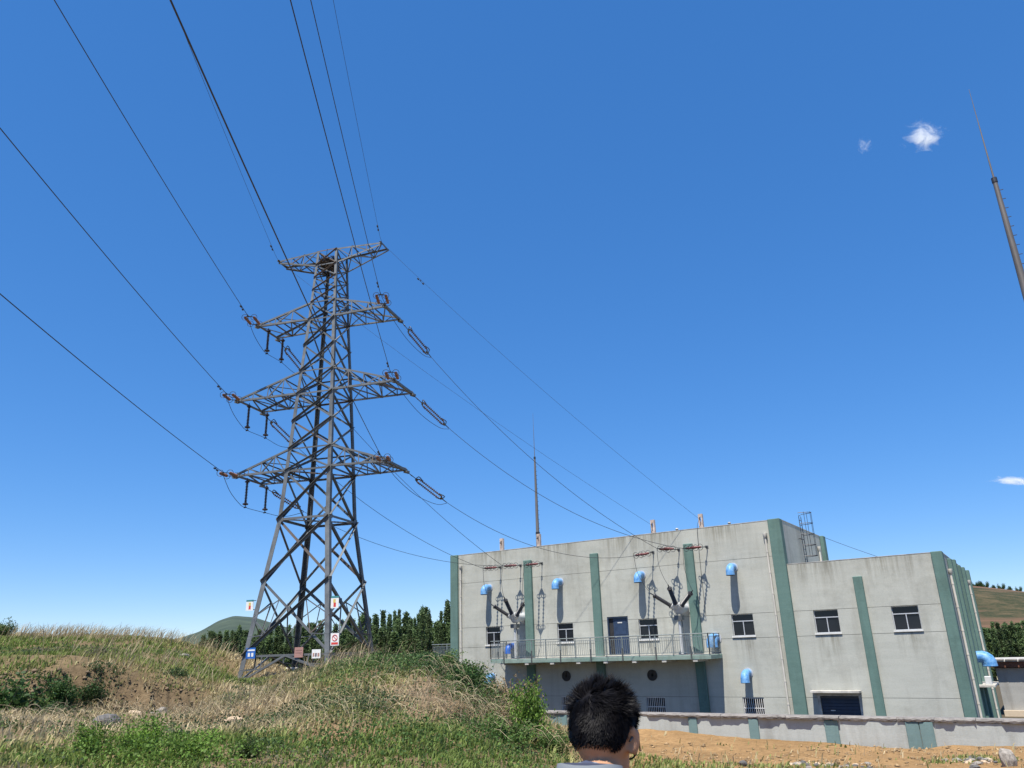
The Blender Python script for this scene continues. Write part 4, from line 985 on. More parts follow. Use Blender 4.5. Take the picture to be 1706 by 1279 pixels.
# ------------------------------------------------------------------ vegetation
def polar(px, d): r = ray(px, 1080); h = math.hypot(r[0], r[1]); return r[0]*d/h, r[1]*d/h
def gauss_at(x, y, px, d, R): a, b = polar(px, d); return np.exp(-((x-a)**2+(y-b)**2)/R**2)
PATCH_DIRT = [(205,26,.6),(325,27,.8),(395,22,1.0),(560,14.8,.9),(690,18.6,.8),(60,17,1.8),(150,14,1.0),(270,19,.8)]
PATCH_GREEN = [(185,12.5,2.2),(330,12,2.2),(440,12,1.6),(560,12.5,1.8),(700,12.5,2.4),(820,14,2.2),(640,23,2.6),(720,21.2,2.4),(790,19.6,1.5),(610,17.5,1.4),(20,29,2.6),(110,38,4),(300,40,3.5),(230,46,2.5),(0,42,4),(360,36,2.5)]
def bare_mask(x, y):
    az = np.degrees(np.arctan2(y, x)); return sstep(-(az-119.5)+8*fbm(x, y, 4, 77), -2.0, 2.0)
def blades(name, n, az0, az1, d0, d1, hmin, hmax, palette, kindf, wind=(.35,.2), wscale=1.0, dpow=0.0, label=None, seed=1, keep=None):
    r = np.random.default_rng(seed)
    az = np.radians(r.uniform(az0, az1, n)); u = r.random(n); d = d0*(d1/d0)**u if dpow == 1 else (d0+(d1-d0)*u)
    x = d*np.cos(az); y = d*np.sin(az)
    if keep is not None:
        k = r.random(n) < keep(x, y); x, y, d = x[k], y[k], d[k]; n = len(x)
    k = ~((y > 30.7) & (x > -24.3)); x, y, d = x[k], y[k], d[k]; n = len(x)
    z = ground(x, y)
    g = kindf(x, y, r)                                    # 0 straw .. 1 green
    tall = .55+.9*(fbm(x, y, 2.2, 50)+.5)
    h = r.uniform(hmin, hmax, n)*tall*(1-.25*g); w = (.0065+.00042*d)*wscale*r.uniform(.7,1.4,n)
    th = r.uniform(0, 2*math.pi, n); wx, wy = np.cos(th)*w, np.sin(th)*w
    # lean with the wind plus scatter; tussocks splay outwards
    ln = r.normal(0, .38, (n,2))*h[:,None]; ln[:,0] += wind[0]*h; ln[:,1] += wind[1]*h
    P0 = np.stack([x-wx, y-wy, z-.03],1); P1 = np.stack([x+wx, y+wy, z-.03],1)
    mx = x+ln[:,0]*.42; my = y+ln[:,1]*.42; mz = z+h*.62
    P2 = np.stack([mx-wx*.75, my-wy*.75, mz],1); P3 = np.stack([mx+wx*.75, my+wy*.75, mz],1)
    bend = np.clip(np.hypot(ln[:,0],ln[:,1])/h, 0, .9)
    P4 = np.stack([x+ln[:,0], y+ln[:,1], z+h*(1-.3*bend)],1)
    V = np.stack([P0,P1,P2,P3,P4],1).reshape(-1,3); i = np.arange(n)*5
    pal = np.array(palette); gi = np.clip(g,0,1)*(len(pal)-1); lo = np.clip(gi.astype(int),0,len(pal)-2); f = (gi-lo)[:,None]
    c = pal[lo]*(1-f)+pal[lo+1]*f; c = c*r.uniform(.65,1.3,(n,1))
    cc = np.repeat(c[:,None,:],5,1); straw = np.array([.34,.27,.15]); cc[:,4] = cc[:,4]*.6+straw*.4*(1.0); cc = cc.reshape(-1,3)
    o = numpy_mesh(name, V, [np.stack([i,i+1,i+3,i+2],1), np.stack([i+2,i+3,i+4],1)], M['grass'], cc)
    tag(o, label, 'grass', kind='stuff'); return o
PAL = [(.56,.46,.28),(.46,.39,.21),(.34,.325,.13),(.24,.285,.085),(.17,.24,.055)]
def kind_mix(x, y, r):
    g = .24+1.7*fbm(x, y, 4.0, 21, 3)+1.1*fbm(x, y, .9, 22, 3)
    az = np.degrees(np.arctan2(y, x)); d_ = np.hypot(x, y)
    for px, d, R in PATCH_GREEN: g = g+.62*gauss_at(x, y, px, d, R)
    for px, d, R in PATCH_DIRT: g = g-.5*gauss_at(x, y, px, d, R)
    g = g+.44*sstep(d_, 30.5, 34)*sstep(az, 141, 145)-.16*sstep(az, 138, 144)*(1-sstep(d_, 28, 30.5))*sstep(d_, 13, 16)+.10*(1-sstep(az,132,140))
    return g+r.normal(0,.14,len(x))
def keep_turf(x, y):
    k = 1-bare_mask(x, y)*.985
    for px, d, R in PATCH_DIRT: k = k*(1-.85*gauss_at(x, y, px, d, R))
    az = np.degrees(np.arctan2(y, x)); k = k*(1-.72*np.exp(-((np.hypot(x,y)-SCARP(az)+.12)/.38)**2)*sstep(az,143.5,146))
    return k*np.clip(.55+2.0*fbm(x, y, 2.2, 90, 3)+1.5*fbm(x, y, .45, 93, 2), .04, 1)
blades('meadow_grass', 460000, 84, 166, 3.0, 52, .06, .30, PAL, kind_mix, dpow=0, seed=3, keep=keep_turf, label='straw and green wild grass covering the mound and the bank')
def crest_keep(x, y):
    c = np.zeros(len(x))
    for px, d, R, a in ((30,46,2.2,.6),(100,46,2.5,1),(170,46,2.5,1),(235,46,2.0,1),(290,46,1.6,.6),(340,46,2,.35),(590,26.5,1.4,.7),(555,28,1.2,.5),(640,24,1.2,.4),(430,24,2,.3),(250,33,2.5,.3)): c = np.maximum(c, a*gauss_at(x,y,px,d,R))
    return c
blades('tall_dry_grass', 42000, 120, 165, 20, 50, .55, 1.05, [(.46,.37,.24),(.36,.29,.17),(.24,.22,.10)], lambda x, y, r: .35+1.2*fbm(x,y,1.5,8)+r.normal(0,.2,len(x)), wind=(.42,.35), wscale=.42, seed=5, keep=crest_keep, label='tall feathery dry grass along the crest of the bank')
def weed_keep(x, y):
    b = bare_mask(x, y); k = np.zeros(len(x))
    for px, d, R, a in ((1110,18.5,1.3,.9),(1180,19,1.0,.6),(1250,20.5,1.4,.5),(1030,20,.8,.5),(1060,17.5,.7,.8),(1590,25,.9,.8),(1560,26,.6,.6),(1185,30.4,.3,.25),(1370,30.4,.3,.2),(1330,22,.5,.3)): k = np.maximum(k, a*gauss_at(x,y,px,d,R))
    return k*b*.6+.0006*b
blades('dirt_weeds', 70000, 84, 122, 15, 31, .05, .16, PAL[2:], lambda x, y, r: .6+r.normal(0,.25,len(x)), wscale=1.4, seed=8, keep=weed_keep, label='sparse low weeds dotting the bare yellow dirt')

def clods(name, n, azr, dr, colr, seed, onbare, label):
    r = np.random.default_rng(seed); az = np.radians(r.uniform(*azr,n)); d = dr[0]+(dr[1]-dr[0])*r.random(n); x = d*np.cos(az); y = d*np.sin(az)
    k = (r.random(n) < (bare_mask(x,y) if onbare else 1)*np.clip(.5+2.5*fbm(x,y,2.0,44),.03,1)) & (y < 30.6); x, y = x[k], y[k]; n = len(x); z = ground(x,y); s = (.012 if onbare else .02)+(.05 if onbare else .09)*r.random(n)**4
    oc = np.array([[1,0,0],[0,1,0],[-1,0,0],[0,-1,0],[0,0,.8],[0,0,-.5]]); V = oc[None]*(1+.35*r.normal(size=(n,6,1)))*s[:,None,None]*np.array([1.3,1,1]); a = r.uniform(0,6.28,n); ca, sa = np.cos(a)[:,None], np.sin(a)[:,None]
    V = np.stack([V[:,:,0]*ca-V[:,:,1]*sa+x[:,None], V[:,:,0]*sa+V[:,:,1]*ca+y[:,None], V[:,:,2]+(z+s*.2)[:,None]],2)
    f = np.array([[0,1,4],[1,2,4],[2,3,4],[3,0,4],[1,0,5],[2,1,5],[3,2,5],[0,3,5]]); F = (np.arange(n)[:,None,None]*6+f[None]).reshape(-1,3)
    c = np.repeat((np.array(colr)*r.uniform(.55,1.35,(n,1)))[:,None],6,1).reshape(-1,3)
    m, nn, l, b = new_mat('clod_earth'); at = nn.new('ShaderNodeAttribute'); at.attribute_name = 'Col'; l.new(at.outputs['Color'], b.inputs['Base Color']); b.inputs['Roughness'].default_value = 1
    tag(numpy_mesh(name, V.reshape(-1,3), [F], m, c), label, 'clods', kind='stuff')
clods('dirt_clods', 9000, (86,124), (14,31), (.28,.19,.10), 40, True, 'loose clods and pebbles scattered over the bare dirt')
clods('bank_clods', 5000, (143,159), (25.5,31.2), (.16,.115,.07), 41, False, 'crumbled brown clods below the broken edge of the bank')
def leaf_cloud(pts, dirs, sizes, cols, r):
    n = len(pts); a = r.normal(size=(n,3))+dirs; a /= np.linalg.norm(a,axis=1,keepdims=True)
    b = np.cross(a, r.normal(size=(n,3))); b /= np.linalg.norm(b,axis=1,keepdims=True)
    L = a*sizes[:,None]; W = b*sizes[:,None]*.42
    V = np.stack([pts, pts+L*.5+W, pts+L, pts+L*.5-W],1).reshape(-1,3); i = np.arange(n)*4
    return V, np.stack([i,i+1,i+2,i+3],1), np.repeat(cols[:,None,:],4,1).reshape(-1,3)
# broad-leaved ground cover on the mound
def ground_cover():
    r = np.random.default_rng(12); n = 90000
    px = []; 
    pts = []; cols = []
    for (p_, d, R, m_, c) in ((640,23,2.2,9000,(.11,.175,.05)),(700,21.6,2.0,9000,(.105,.17,.05)),(760,20.4,1.5,8000,(.075,.14,.05)),(800,19.2,1.1,5000,(.09,.15,.045)),(610,17.5,1.1,3000,(.08,.125,.05)),(540,19,1.0,2000,(.09,.13,.05)),(15,29,1.5,4000,(.045,.09,.025)),(110,29.9,.7,1200,(.04,.08,.025)),(180,30.2,.8,1800,(.03,.06,.02)),
        (700,13,2.0,2500,(.08,.15,.035)),(560,13,1.6,2000,(.08,.14,.035)),(820,15,1.5,5000,(.07,.14,.03)),(335,11.8,1.0,2500,(.12,.21,.035)),(200,12.0,1.0,2000,(.12,.21,.035)),(420,17,1.3,1500,(.07,.11,.04)),(330,20,1.3,1500,(.06,.09,.04))):
        x0, y0 = polar(p_, d); q = r.normal(0, R*.55, (m_,2)); x = x0+q[:,0]; y = y0+q[:,1]
        cl = fbm(x, y, .9, 61); k = r.random(m_) < np.clip(.45+2.2*cl, .03, 1); x, y, cl = x[k], y[k], cl[k]
        z = ground(x, y)+r.random(len(x))**1.3*(.30+.5*np.clip(cl,-.3,.5))
        pts.append(np.stack([x,y,z],1)); cols.append(np.array(c)*r.uniform(.55,1.5,(len(x),1))*np.array([1,1,1]))
    greens = [(.10,.15,.05),(.13,.17,.075),(.075,.125,.04),(.15,.19,.06),(.16,.16,.09),(.06,.10,.035)]
    for k in range(150):
        az = math.radians(r.uniform(121,160)); d = r.uniform(11,42); x0, y0 = d*math.cos(az), d*math.sin(az); m_ = int(r.uniform(60,420)); R = r.uniform(.15,.6); q = r.normal(0, R, (m_,2)); x = x0+q[:,0]; y = y0+q[:,1]
        z = ground(x, y)+r.random(m_)**1.2*r.uniform(.10,.38)*np.exp(-(q**2).sum(1)/(2*R*R)*.5); pts.append(np.stack([x,y,z],1)); cols.append(np.array(greens[k % 6])*r.uniform(.6,1.4,(m_,1)))
    pts = np.concatenate(pts); cols = np.concatenate(cols); dist = np.hypot(pts[:,0],pts[:,1])
    V, F, Cc = leaf_cloud(pts, np.array([[0,0,.35]]), r.uniform(.035,.075,len(pts))*(.38+dist*.026), cols, r)
    tag(numpy_mesh('ground_cover', V, [F], M['leaf'], Cc), 'broad-leaved creeping weeds matted over the mound', 'weeds', kind='stuff')
ground_cover()
def dry_stalks():
    r = np.random.default_rng(15); mb = MB()
    for k in range(1100):
        c = [(650,18.5,1.9),(760,17.6,1.6),(560,17,1.6),(820,18,1.1),(450,22,2),(300,22,2.5),(120,20,2.5),(700,20,1.8),(350,24,2),(250,30,1.2)][k % 10]
        x0, y0 = polar(c[0], c[1]); x = x0+r.normal(0,c[2]*.6); y = y0+r.normal(0,c[2]*.6); a = r.normal(.5,.9); L = r.uniform(.35,1.1); h = r.uniform(.05,.4); z = ground1(x,y)
        P = [Vector((x+math.cos(a)*L*t, y+math.sin(a)*L*t, z+.03+h*(1-(2*t-1)**2)*1.0+.15*t*r.random())) for t in (0,.2,.4,.6,.8,1)]; mb.tube(P, [.0042,.004,.0037,.0033,.0028,.001], 3, False)
    tag(mb.build('dry_stalks', mat('straw_stalk',(.42,.34,.21),.8,var=.3,scale=4)), 'fallen pale dry stalks tangled over the mound', 'stalks', kind='stuff')
dry_stalks()
def shrub_mesh(seed, col, nst=16, nl=1500, size=1.0, leaf=.07, spread=.75):
    r = np.random.default_rng(seed); st = MB(); pts = []; cols = []; dirs = []
    for s in range(nst):
        a = r.uniform(0,2*math.pi); e = r.uniform(.15,1.0)**.8; L = size*r.uniform(.55,1.05); d = np.array([math.cos(a)*e*spread, math.sin(a)*e*spread, r.uniform(.7,1.1)]); d /= np.linalg.norm(d)
        p = np.array([math.cos(a)*.06, math.sin(a)*.06, 0.]); P = [p]
        for k in range(5): d = d+r.normal(0,.12,3)+np.array([0,0,-.04]); d /= np.linalg.norm(d); P.append(P[-1]+d*L/5)
        st.tube([Vector(q) for q in P], [.014*size,.012*size,.010*size,.008*size,.006*size,.003*size], 4)
        m = nl//nst; t = r.uniform(.22,1,m)**.8*5; i = np.clip(t.astype(int),0,4); f = (t-i)[:,None]; Pn = np.array(P); q = Pn[i]*(1-f)+Pn[i+1]*f
        q = q+r.normal(0,.085*size,(m,3)); pts.append(q); tone = r.uniform(.7,1.25); cols.append(np.array(col)*tone*r.uniform(.6,1.4,(m,1)))
    pts = np.concatenate(pts); pts[:,2] = np.maximum(pts[:,2], .02); cols = np.concatenate(cols)
    V, F, Cc = leaf_cloud(pts, np.array([[0,0,.3]]), r.uniform(.6,1.35,len(pts))*leaf, cols, r)
    o = numpy_mesh('foliage', V, [F], M['leaf'], Cc); me = o.data; C.objects.unlink(o); bpy.data.objects.remove(o)
    return me, st.mesh('stem', M['twig'])
SH = {'bright': [shrub_mesh(20+i, (.165,.285,.045), 22, 3600, 1.0, .05) for i in range(3)], 'dark': [shrub_mesh(40+i, (.05,.10,.028), 20, 3000, 1.0, .065, 1.0) for i in range(2)],
      'mid': [shrub_mesh(60+i, (.095,.16,.042), 20, 3000, 1.0, .06, .9) for i in range(2)], 'dry': [shrub_mesh(80, (.26,.19,.10), 40, 420, 1.0, .06, 1.1)]}
cnt = {}
def shrub(px, d, size, kind, label, group=None, wide=1.0):
    x, y = polar(px, d); z = ground1(x, y)-.04; i = cnt.get(kind,0); cnt[kind] = i+1; fo, st = SH[kind][i % len(SH[kind])]
    t = empty('shrub', (x,y,z), label, 'shrub', group); mw = Matrix.Translation((x,y,z))@Matrix.Rotation(i*2.1+px*.01,4,'Z')@Matrix.Diagonal((size*wide,size*wide,size,1))
    link_mesh('foliage', fo, t, mw); link_mesh('stem', st, t, mw)
G1 = 'bright green shrubs at the foot of the slope'
shrub(185,12.6,.50,'bright','bright green leafy shrub at the bottom left, leftmost of its row',G1)
shrub(262,13.0,.60,'bright','bright green shrub at the bottom left, second in its row from the left',G1)
shrub(335,12.2,.52,'bright','bright green shrub at the bottom left, third in its row from the left',G1)
shrub(430,12.2,.33,'mid','small green shrub at the bottom edge, rightmost of the lower left row',G1)
shrub(884,17.6,1.3,'bright','upright bright green bush just left of the person, in front of the boundary wall',None,.62)
shrub(842,16.6,.62,'mid','spreading green bush left of the upright bush beside the person',None,1.3)
shrub(908,17.0,.55,'mid','low green bush close beside the person on the left',None,1.3)
shrub(775,19.9,.62,'dark','dark green bush at the right end of the mound crest, below the building corner','bushes on the mound',1.5)
shrub(735,20.9,.52,'mid','green bush on the mound crest near the stair landing','bushes on the mound',1.5)
shrub(680,22.3,.42,'mid','low green bush on the mound crest right of the tower','bushes on the mound',1.6)
shrub(852,20.0,.95,'dry','tangle of dry brown branches leaning beside the building base','dry branches',1.2)
shrub(828,18.7,.6,'dry','low dry brown branches on the right flank of the mound','dry branches',1.2)
shrub(755,17.6,.42,'dry','patch of dry brown stems low on the mound face','dry branches',1.6)
G2 = 'dark bushes under the bank'
shrub(12,28.6,1.5,'dark','large dark green bush at the left edge under the bank',G2,1.3)
shrub(62,29.6,.75,'mid','dark green bush under the bank, second from the left edge',G2,1.2)
shrub(112,30.3,.95,'dark','dark green bush in the notch of the bank',G2)
shrub(165,30.6,.75,'dark','narrow dark bush against the bank left of the rocks',G2,.8)
shrub(-2,46.0,.95,'mid','small bush on top of the bank at the left edge of the picture')
# poplars
def poplar_mesh(seed, H=8.0):
    r = np.random.default_rng(seed); tr = MB(); tr.tube([(0,0,-.3),(.02,.01,H*.4),(-.02,.02,H*.75),(0,0,H*.97)], [.10,.075,.04,.01], 7)
    pts = []; cols = []
    for k in range(80):
        t = r.uniform(.06,.97); h = H*t; a = r.uniform(0,2*math.pi); R = (.62*(1-t)**.8+.04)*r.uniform(.6,1.25); L = min(H*.16*r.uniform(.6,1.3), (H*1.0-h)+.25)
        p0 = np.array([0,0,h]); p1 = np.array([math.cos(a)*R*.65, math.sin(a)*R*.65, h+L*.55]); p2 = np.array([math.cos(a)*R, math.sin(a)*R, h+L])
        if k % 3 == 0: tr.tube([Vector(p0),Vector(p1),Vector(p2)], [.022,.014,.004], 4)
        m = 60; s = r.uniform(.2,1.05,m)[:,None]; q = p0*(1-s)**2+2*p1*s*(1-s)+p2*s*s; q = q+r.normal(0,.07,(m,3))
        pts.append(q); cols.append(np.array([.10,.150,.058])*r.uniform(.55,1.6)*r.uniform(.6,1.4,(m,1)))
    pts = np.concatenate(pts); cols = np.concatenate(cols)
    V, F, Cc = leaf_cloud(pts, np.array([[0,0,.5]]), r.uniform(.10,.18,len(pts)), cols, r)
    o = numpy_mesh('crown', V, [F], M['leaf'], Cc); me = o.data; C.objects.unlink(o); bpy.data.objects.remove(o)
    return me, tr.mesh('trunk', M['bark'], True)
POP = [poplar_mesh(100+i) for i in range(6)]
def poplar(px, d, top_py, label, group, i):
    x, y = polar(px, d); top = survey(px, top_py, d).z; z = ground1(x, y) if math.hypot(x+15, y-18) < 84 else -.1
    H = max(2.5, top-z); cr, tk = POP[i % 6]; s = H/8.0; w = .7+.75*random.random()
    t = empty('poplar_tree', (x,y,z), label, 'tree', group); mw = Matrix.Translation((x,y,z))@Matrix.Rotation(random.uniform(0,6.28),4,'Z')@Matrix.Diagonal((w,w,s,1))
    link_mesh('crown', cr, t, mw); link_mesh('trunk', tk, t, mw)
r_ = random.Random(4); i = 0
for row, (d, dy, step) in enumerate(((78,16,9),(84,8,8),(92,0,8))):
    px = 560+row*4
    while px < 775:
        base = np.interp(px, [560,620,680,740,775],[1044,1030,1022,1016,1016])
        poplar(px+r_.uniform(-3,3), d+r_.uniform(-2,2), base+dy+r_.uniform(-13,24), ['dark poplar in the front row between the tower and the building','dark poplar in the middle row between the tower and the building','tall poplar in the rear row between the tower and the building, tip against the sky'][row], 'poplars between the tower and the building', i); i += 1; px += step*r_.uniform(.75,1.25)
for row, (d, dy, step) in enumerate(((95,8,9),(106,0,9))):
    px = 335+row*5
    while px < 560:
        base = np.interp(px, [335,420,560],[1052,1050,1042])
        poplar(px+r_.uniform(-3,3), d+r_.uniform(-2,2), base+dy+r_.uniform(-6,12), ['dark poplar of the front row seen through the legs of the lattice tower','dark poplar of the rear row seen through the legs of the lattice tower'][row], 'poplars behind the lattice tower', i); i += 1; px += step*r_.uniform(.75,1.25)
for row, (d, dy, step) in enumerate(((100,4,11),(110,0,10))):
    px = 1612+row*6
    while px < 1790:
        poplar(px, d+r_.uniform(-2,2), 1040+dy+r_.uniform(-3,10), ['dark poplar in the front row above the outbuilding at the right edge','dark poplar in the rear row above the outbuilding at the right edge'][row], 'poplars right of the building', i); i += 1; px += step*r_.uniform(.8,1.2)
# scrub dots on the skyline of the right hill
for k, px in enumerate((1624,1633,1641,1655,1668,1682,1697)):
    p = survey(px, 974+.11*(px-1615), 398); me, st = SH['dark'][k % 2]; s = 2.2+1.4*random.random()
    t = empty('shrub', p-Vector((0,0,1.0)), 'small dark bush on the skyline of the dry hill at right', 'shrub', 'bushes on the hill skyline'); mw = Matrix.Translation(p-Vector((0,0,1.0)))@Matrix.Diagonal((s*.8,s*.8,s,1))
    link_mesh('foliage', me, t, mw); link_mesh('stem', st, t, mw)

# ------------------------------------------------------------------ rocks and rubble
def rock_mesh(seed, m, sub=2):
    bm = bmesh.new(); bmesh.ops.create_icosphere(bm, subdivisions=sub, radius=1); r = np.random.default_rng(seed)
    pl = [(Vector(r.normal(size=3)).normalized(), r.uniform(.55,.9)) for _ in range(9)]
    for v in bm.verts:
        for n, d in pl:
            e = v.co.dot(n)-d
            if e > 0: v.co -= n*e
        v.co += Vector(r.normal(size=3))*.02
    me = bpy.data.meshes.new('rock'); bm.to_mesh(me); bm.free(); me.materials.append(m); return me
RK = {k: [rock_mesh(s*7+j, M[k]) for j in range(3)] for s, k in enumerate(('rock','rock_dark','rock_tan'))}
def rock(px, d, sx, sy, sz_, kind, label, group=None, lift=.3, seed=0):
    x, y = polar(px, d); z = ground1(x, y); o = link_mesh('rock', RK[kind][seed % 3], None, Matrix.Translation((x,y,z+sz_*lift))@Matrix.Rotation(seed*1.3,4,'Z')@Matrix.Diagonal((sx,sy,sz_,1)))
    tag(o, label, 'rock', group)
rock(193,20.5,.36,.30,.26,'rock_dark','dark flat-topped boulder in the dry grass at lower left',None,.4,1)
rock(270,29.9,.34,.26,.2,'rock','gray rock slab in the bank scarp, left of the pair','rocks in the bank',.5,2)
rock(283,30.0,.28,.22,.2,'rock','gray rock slab in the bank scarp, right of the pair','rocks in the bank',.9,4)
rock(397,20.5,.26,.22,.17,'rock_tan','pale tan rock on the slope below the left tower leg',None,.5,3)
rock(237,24.0,.22,.18,.14,'rock_tan','small pale rock beside the orange soil heap',None,.5,5)
rock(308,39,.25,.2,.18,'rock','small white stone on the grassy bank',None,.6,6)
rock(1636,23.2,.24,.2,.30,'rock','pale angular boulder on the dirt right of the rubble heap',None,.5,2)
rock(1215,21.2,.13,.1,.09,'rock_dark','small dark stone on the open dirt right of the person',None,.5,1)
rr_ = random.Random(9)
for k in range(34):
    s = rr_.uniform(.03,.11); rock(1578+rr_.gauss(0,17), 24.2+rr_.gauss(0,.6), s*1.4, s, s*.7, rr_.choice(['rock','rock_tan','rock_tan','rock_dark']), 'broken stone in the rubble heap on the dirt by the boundary wall', 'rubble heap stones', .4, k)
for k in range(46):
    s = rr_.uniform(.03,.09); rock(rr_.uniform(1290,1420), 22+rr_.gauss(0,.7), s*1.3, s, s*.7, rr_.choice(['rock','rock_tan','rock_dark']), 'small stone strewn on the dirt below the shuttered door', 'stones strewn on the dirt', .3, k)

# ------------------------------------------------------------------ clouds
def cloud(px, py, dist, w, h, dep, seed, label, dens=.05):
    r = ray(px, py); r = r/np.linalg.norm(r); c = Vector(r*dist)+Vector((0,0,EYE))
    bm = bmesh.new(); bmesh.ops.create_icosphere(bm, subdivisions=3, radius=1); me = bpy.data.meshes.new('cloud'); bm.to_mesh(me); bm.free()
    m = bpy.data.materials.new('cloud_vapour'); m.use_nodes = True; n = m.node_tree.nodes; l = m.node_tree.links; n.remove(n['Principled BSDF'])
    tc = n.new('ShaderNodeTexCoord'); ln = n.new('ShaderNodeVectorMath'); ln.operation = 'LENGTH'; l.new(tc.outputs['Object'], ln.inputs[0])
    mp = n.new('ShaderNodeMapping'); mp.inputs['Location'].default_value = (seed*3.1,seed*1.7,seed); l.new(tc.outputs['Object'], mp.inputs[0])
    nz = n.new('ShaderNodeTexNoise'); nz.inputs['Scale'].default_value = 1.7; nz.inputs['Detail'].default_value = 9; nz.inputs['Roughness'].default_value = .7; nz.inputs['Distortion'].default_value = 1.6; l.new(mp.outputs[0], nz.inputs['Vector'])
    fo = n.new('ShaderNodeMapRange'); fo.inputs[1].default_value = .30; fo.inputs[2].default_value = 1.0; fo.inputs[3].default_value = 0; fo.inputs[4].default_value = .34; l.new(ln.outputs['Value'], fo.inputs[0])
    a = n.new('ShaderNodeMath'); a.operation = 'SUBTRACT'; l.new(nz.outputs['Fac'], a.inputs[0]); l.new(fo.outputs[0], a.inputs[1])
    s = n.new('ShaderNodeMapRange'); s.inputs[1].default_value = .44; s.inputs[2].default_value = .60; s.inputs[3].default_value = 0; s.inputs[4].default_value = dens; l.new(a.outputs[0], s.inputs[0])
    v = n.new('ShaderNodeVolumePrincipled'); v.inputs['Color'].default_value = (1,1,1,1); v.inputs['Anisotropy'].default_value = .2; l.new(s.outputs[0], v.inputs['Density'])
    l.new(v.outputs[0], n['Material Output'].inputs['Volume']); me.materials.append(m)
    o = bpy.data.objects.new('cloud', me); C.objects.link(o); rr = Vector(RI); uu = Vector(UP); ff = Vector(FW)
    o.matrix_basis = Matrix(((rr.x*w,ff.x*dep,uu.x*h,c.x),(rr.y*w,ff.y*dep,uu.y*h,c.y),(rr.z*w,ff.z*dep,uu.z*h,c.z),(0,0,0,1))); tag(o, label, 'cloud', 'small clouds')
cloud(1541,226,1500,60,42,40,2.0,'small white wispy cloud high at upper right',.06)
cloud(1440,243,1500,22,26,18,4.0,'faint tiny cloud puff left of the wispy cloud',.03)
cloud(1694,801,3000,140,26,100,7.0,'thin low white cloud at the right edge of the sky',.04)

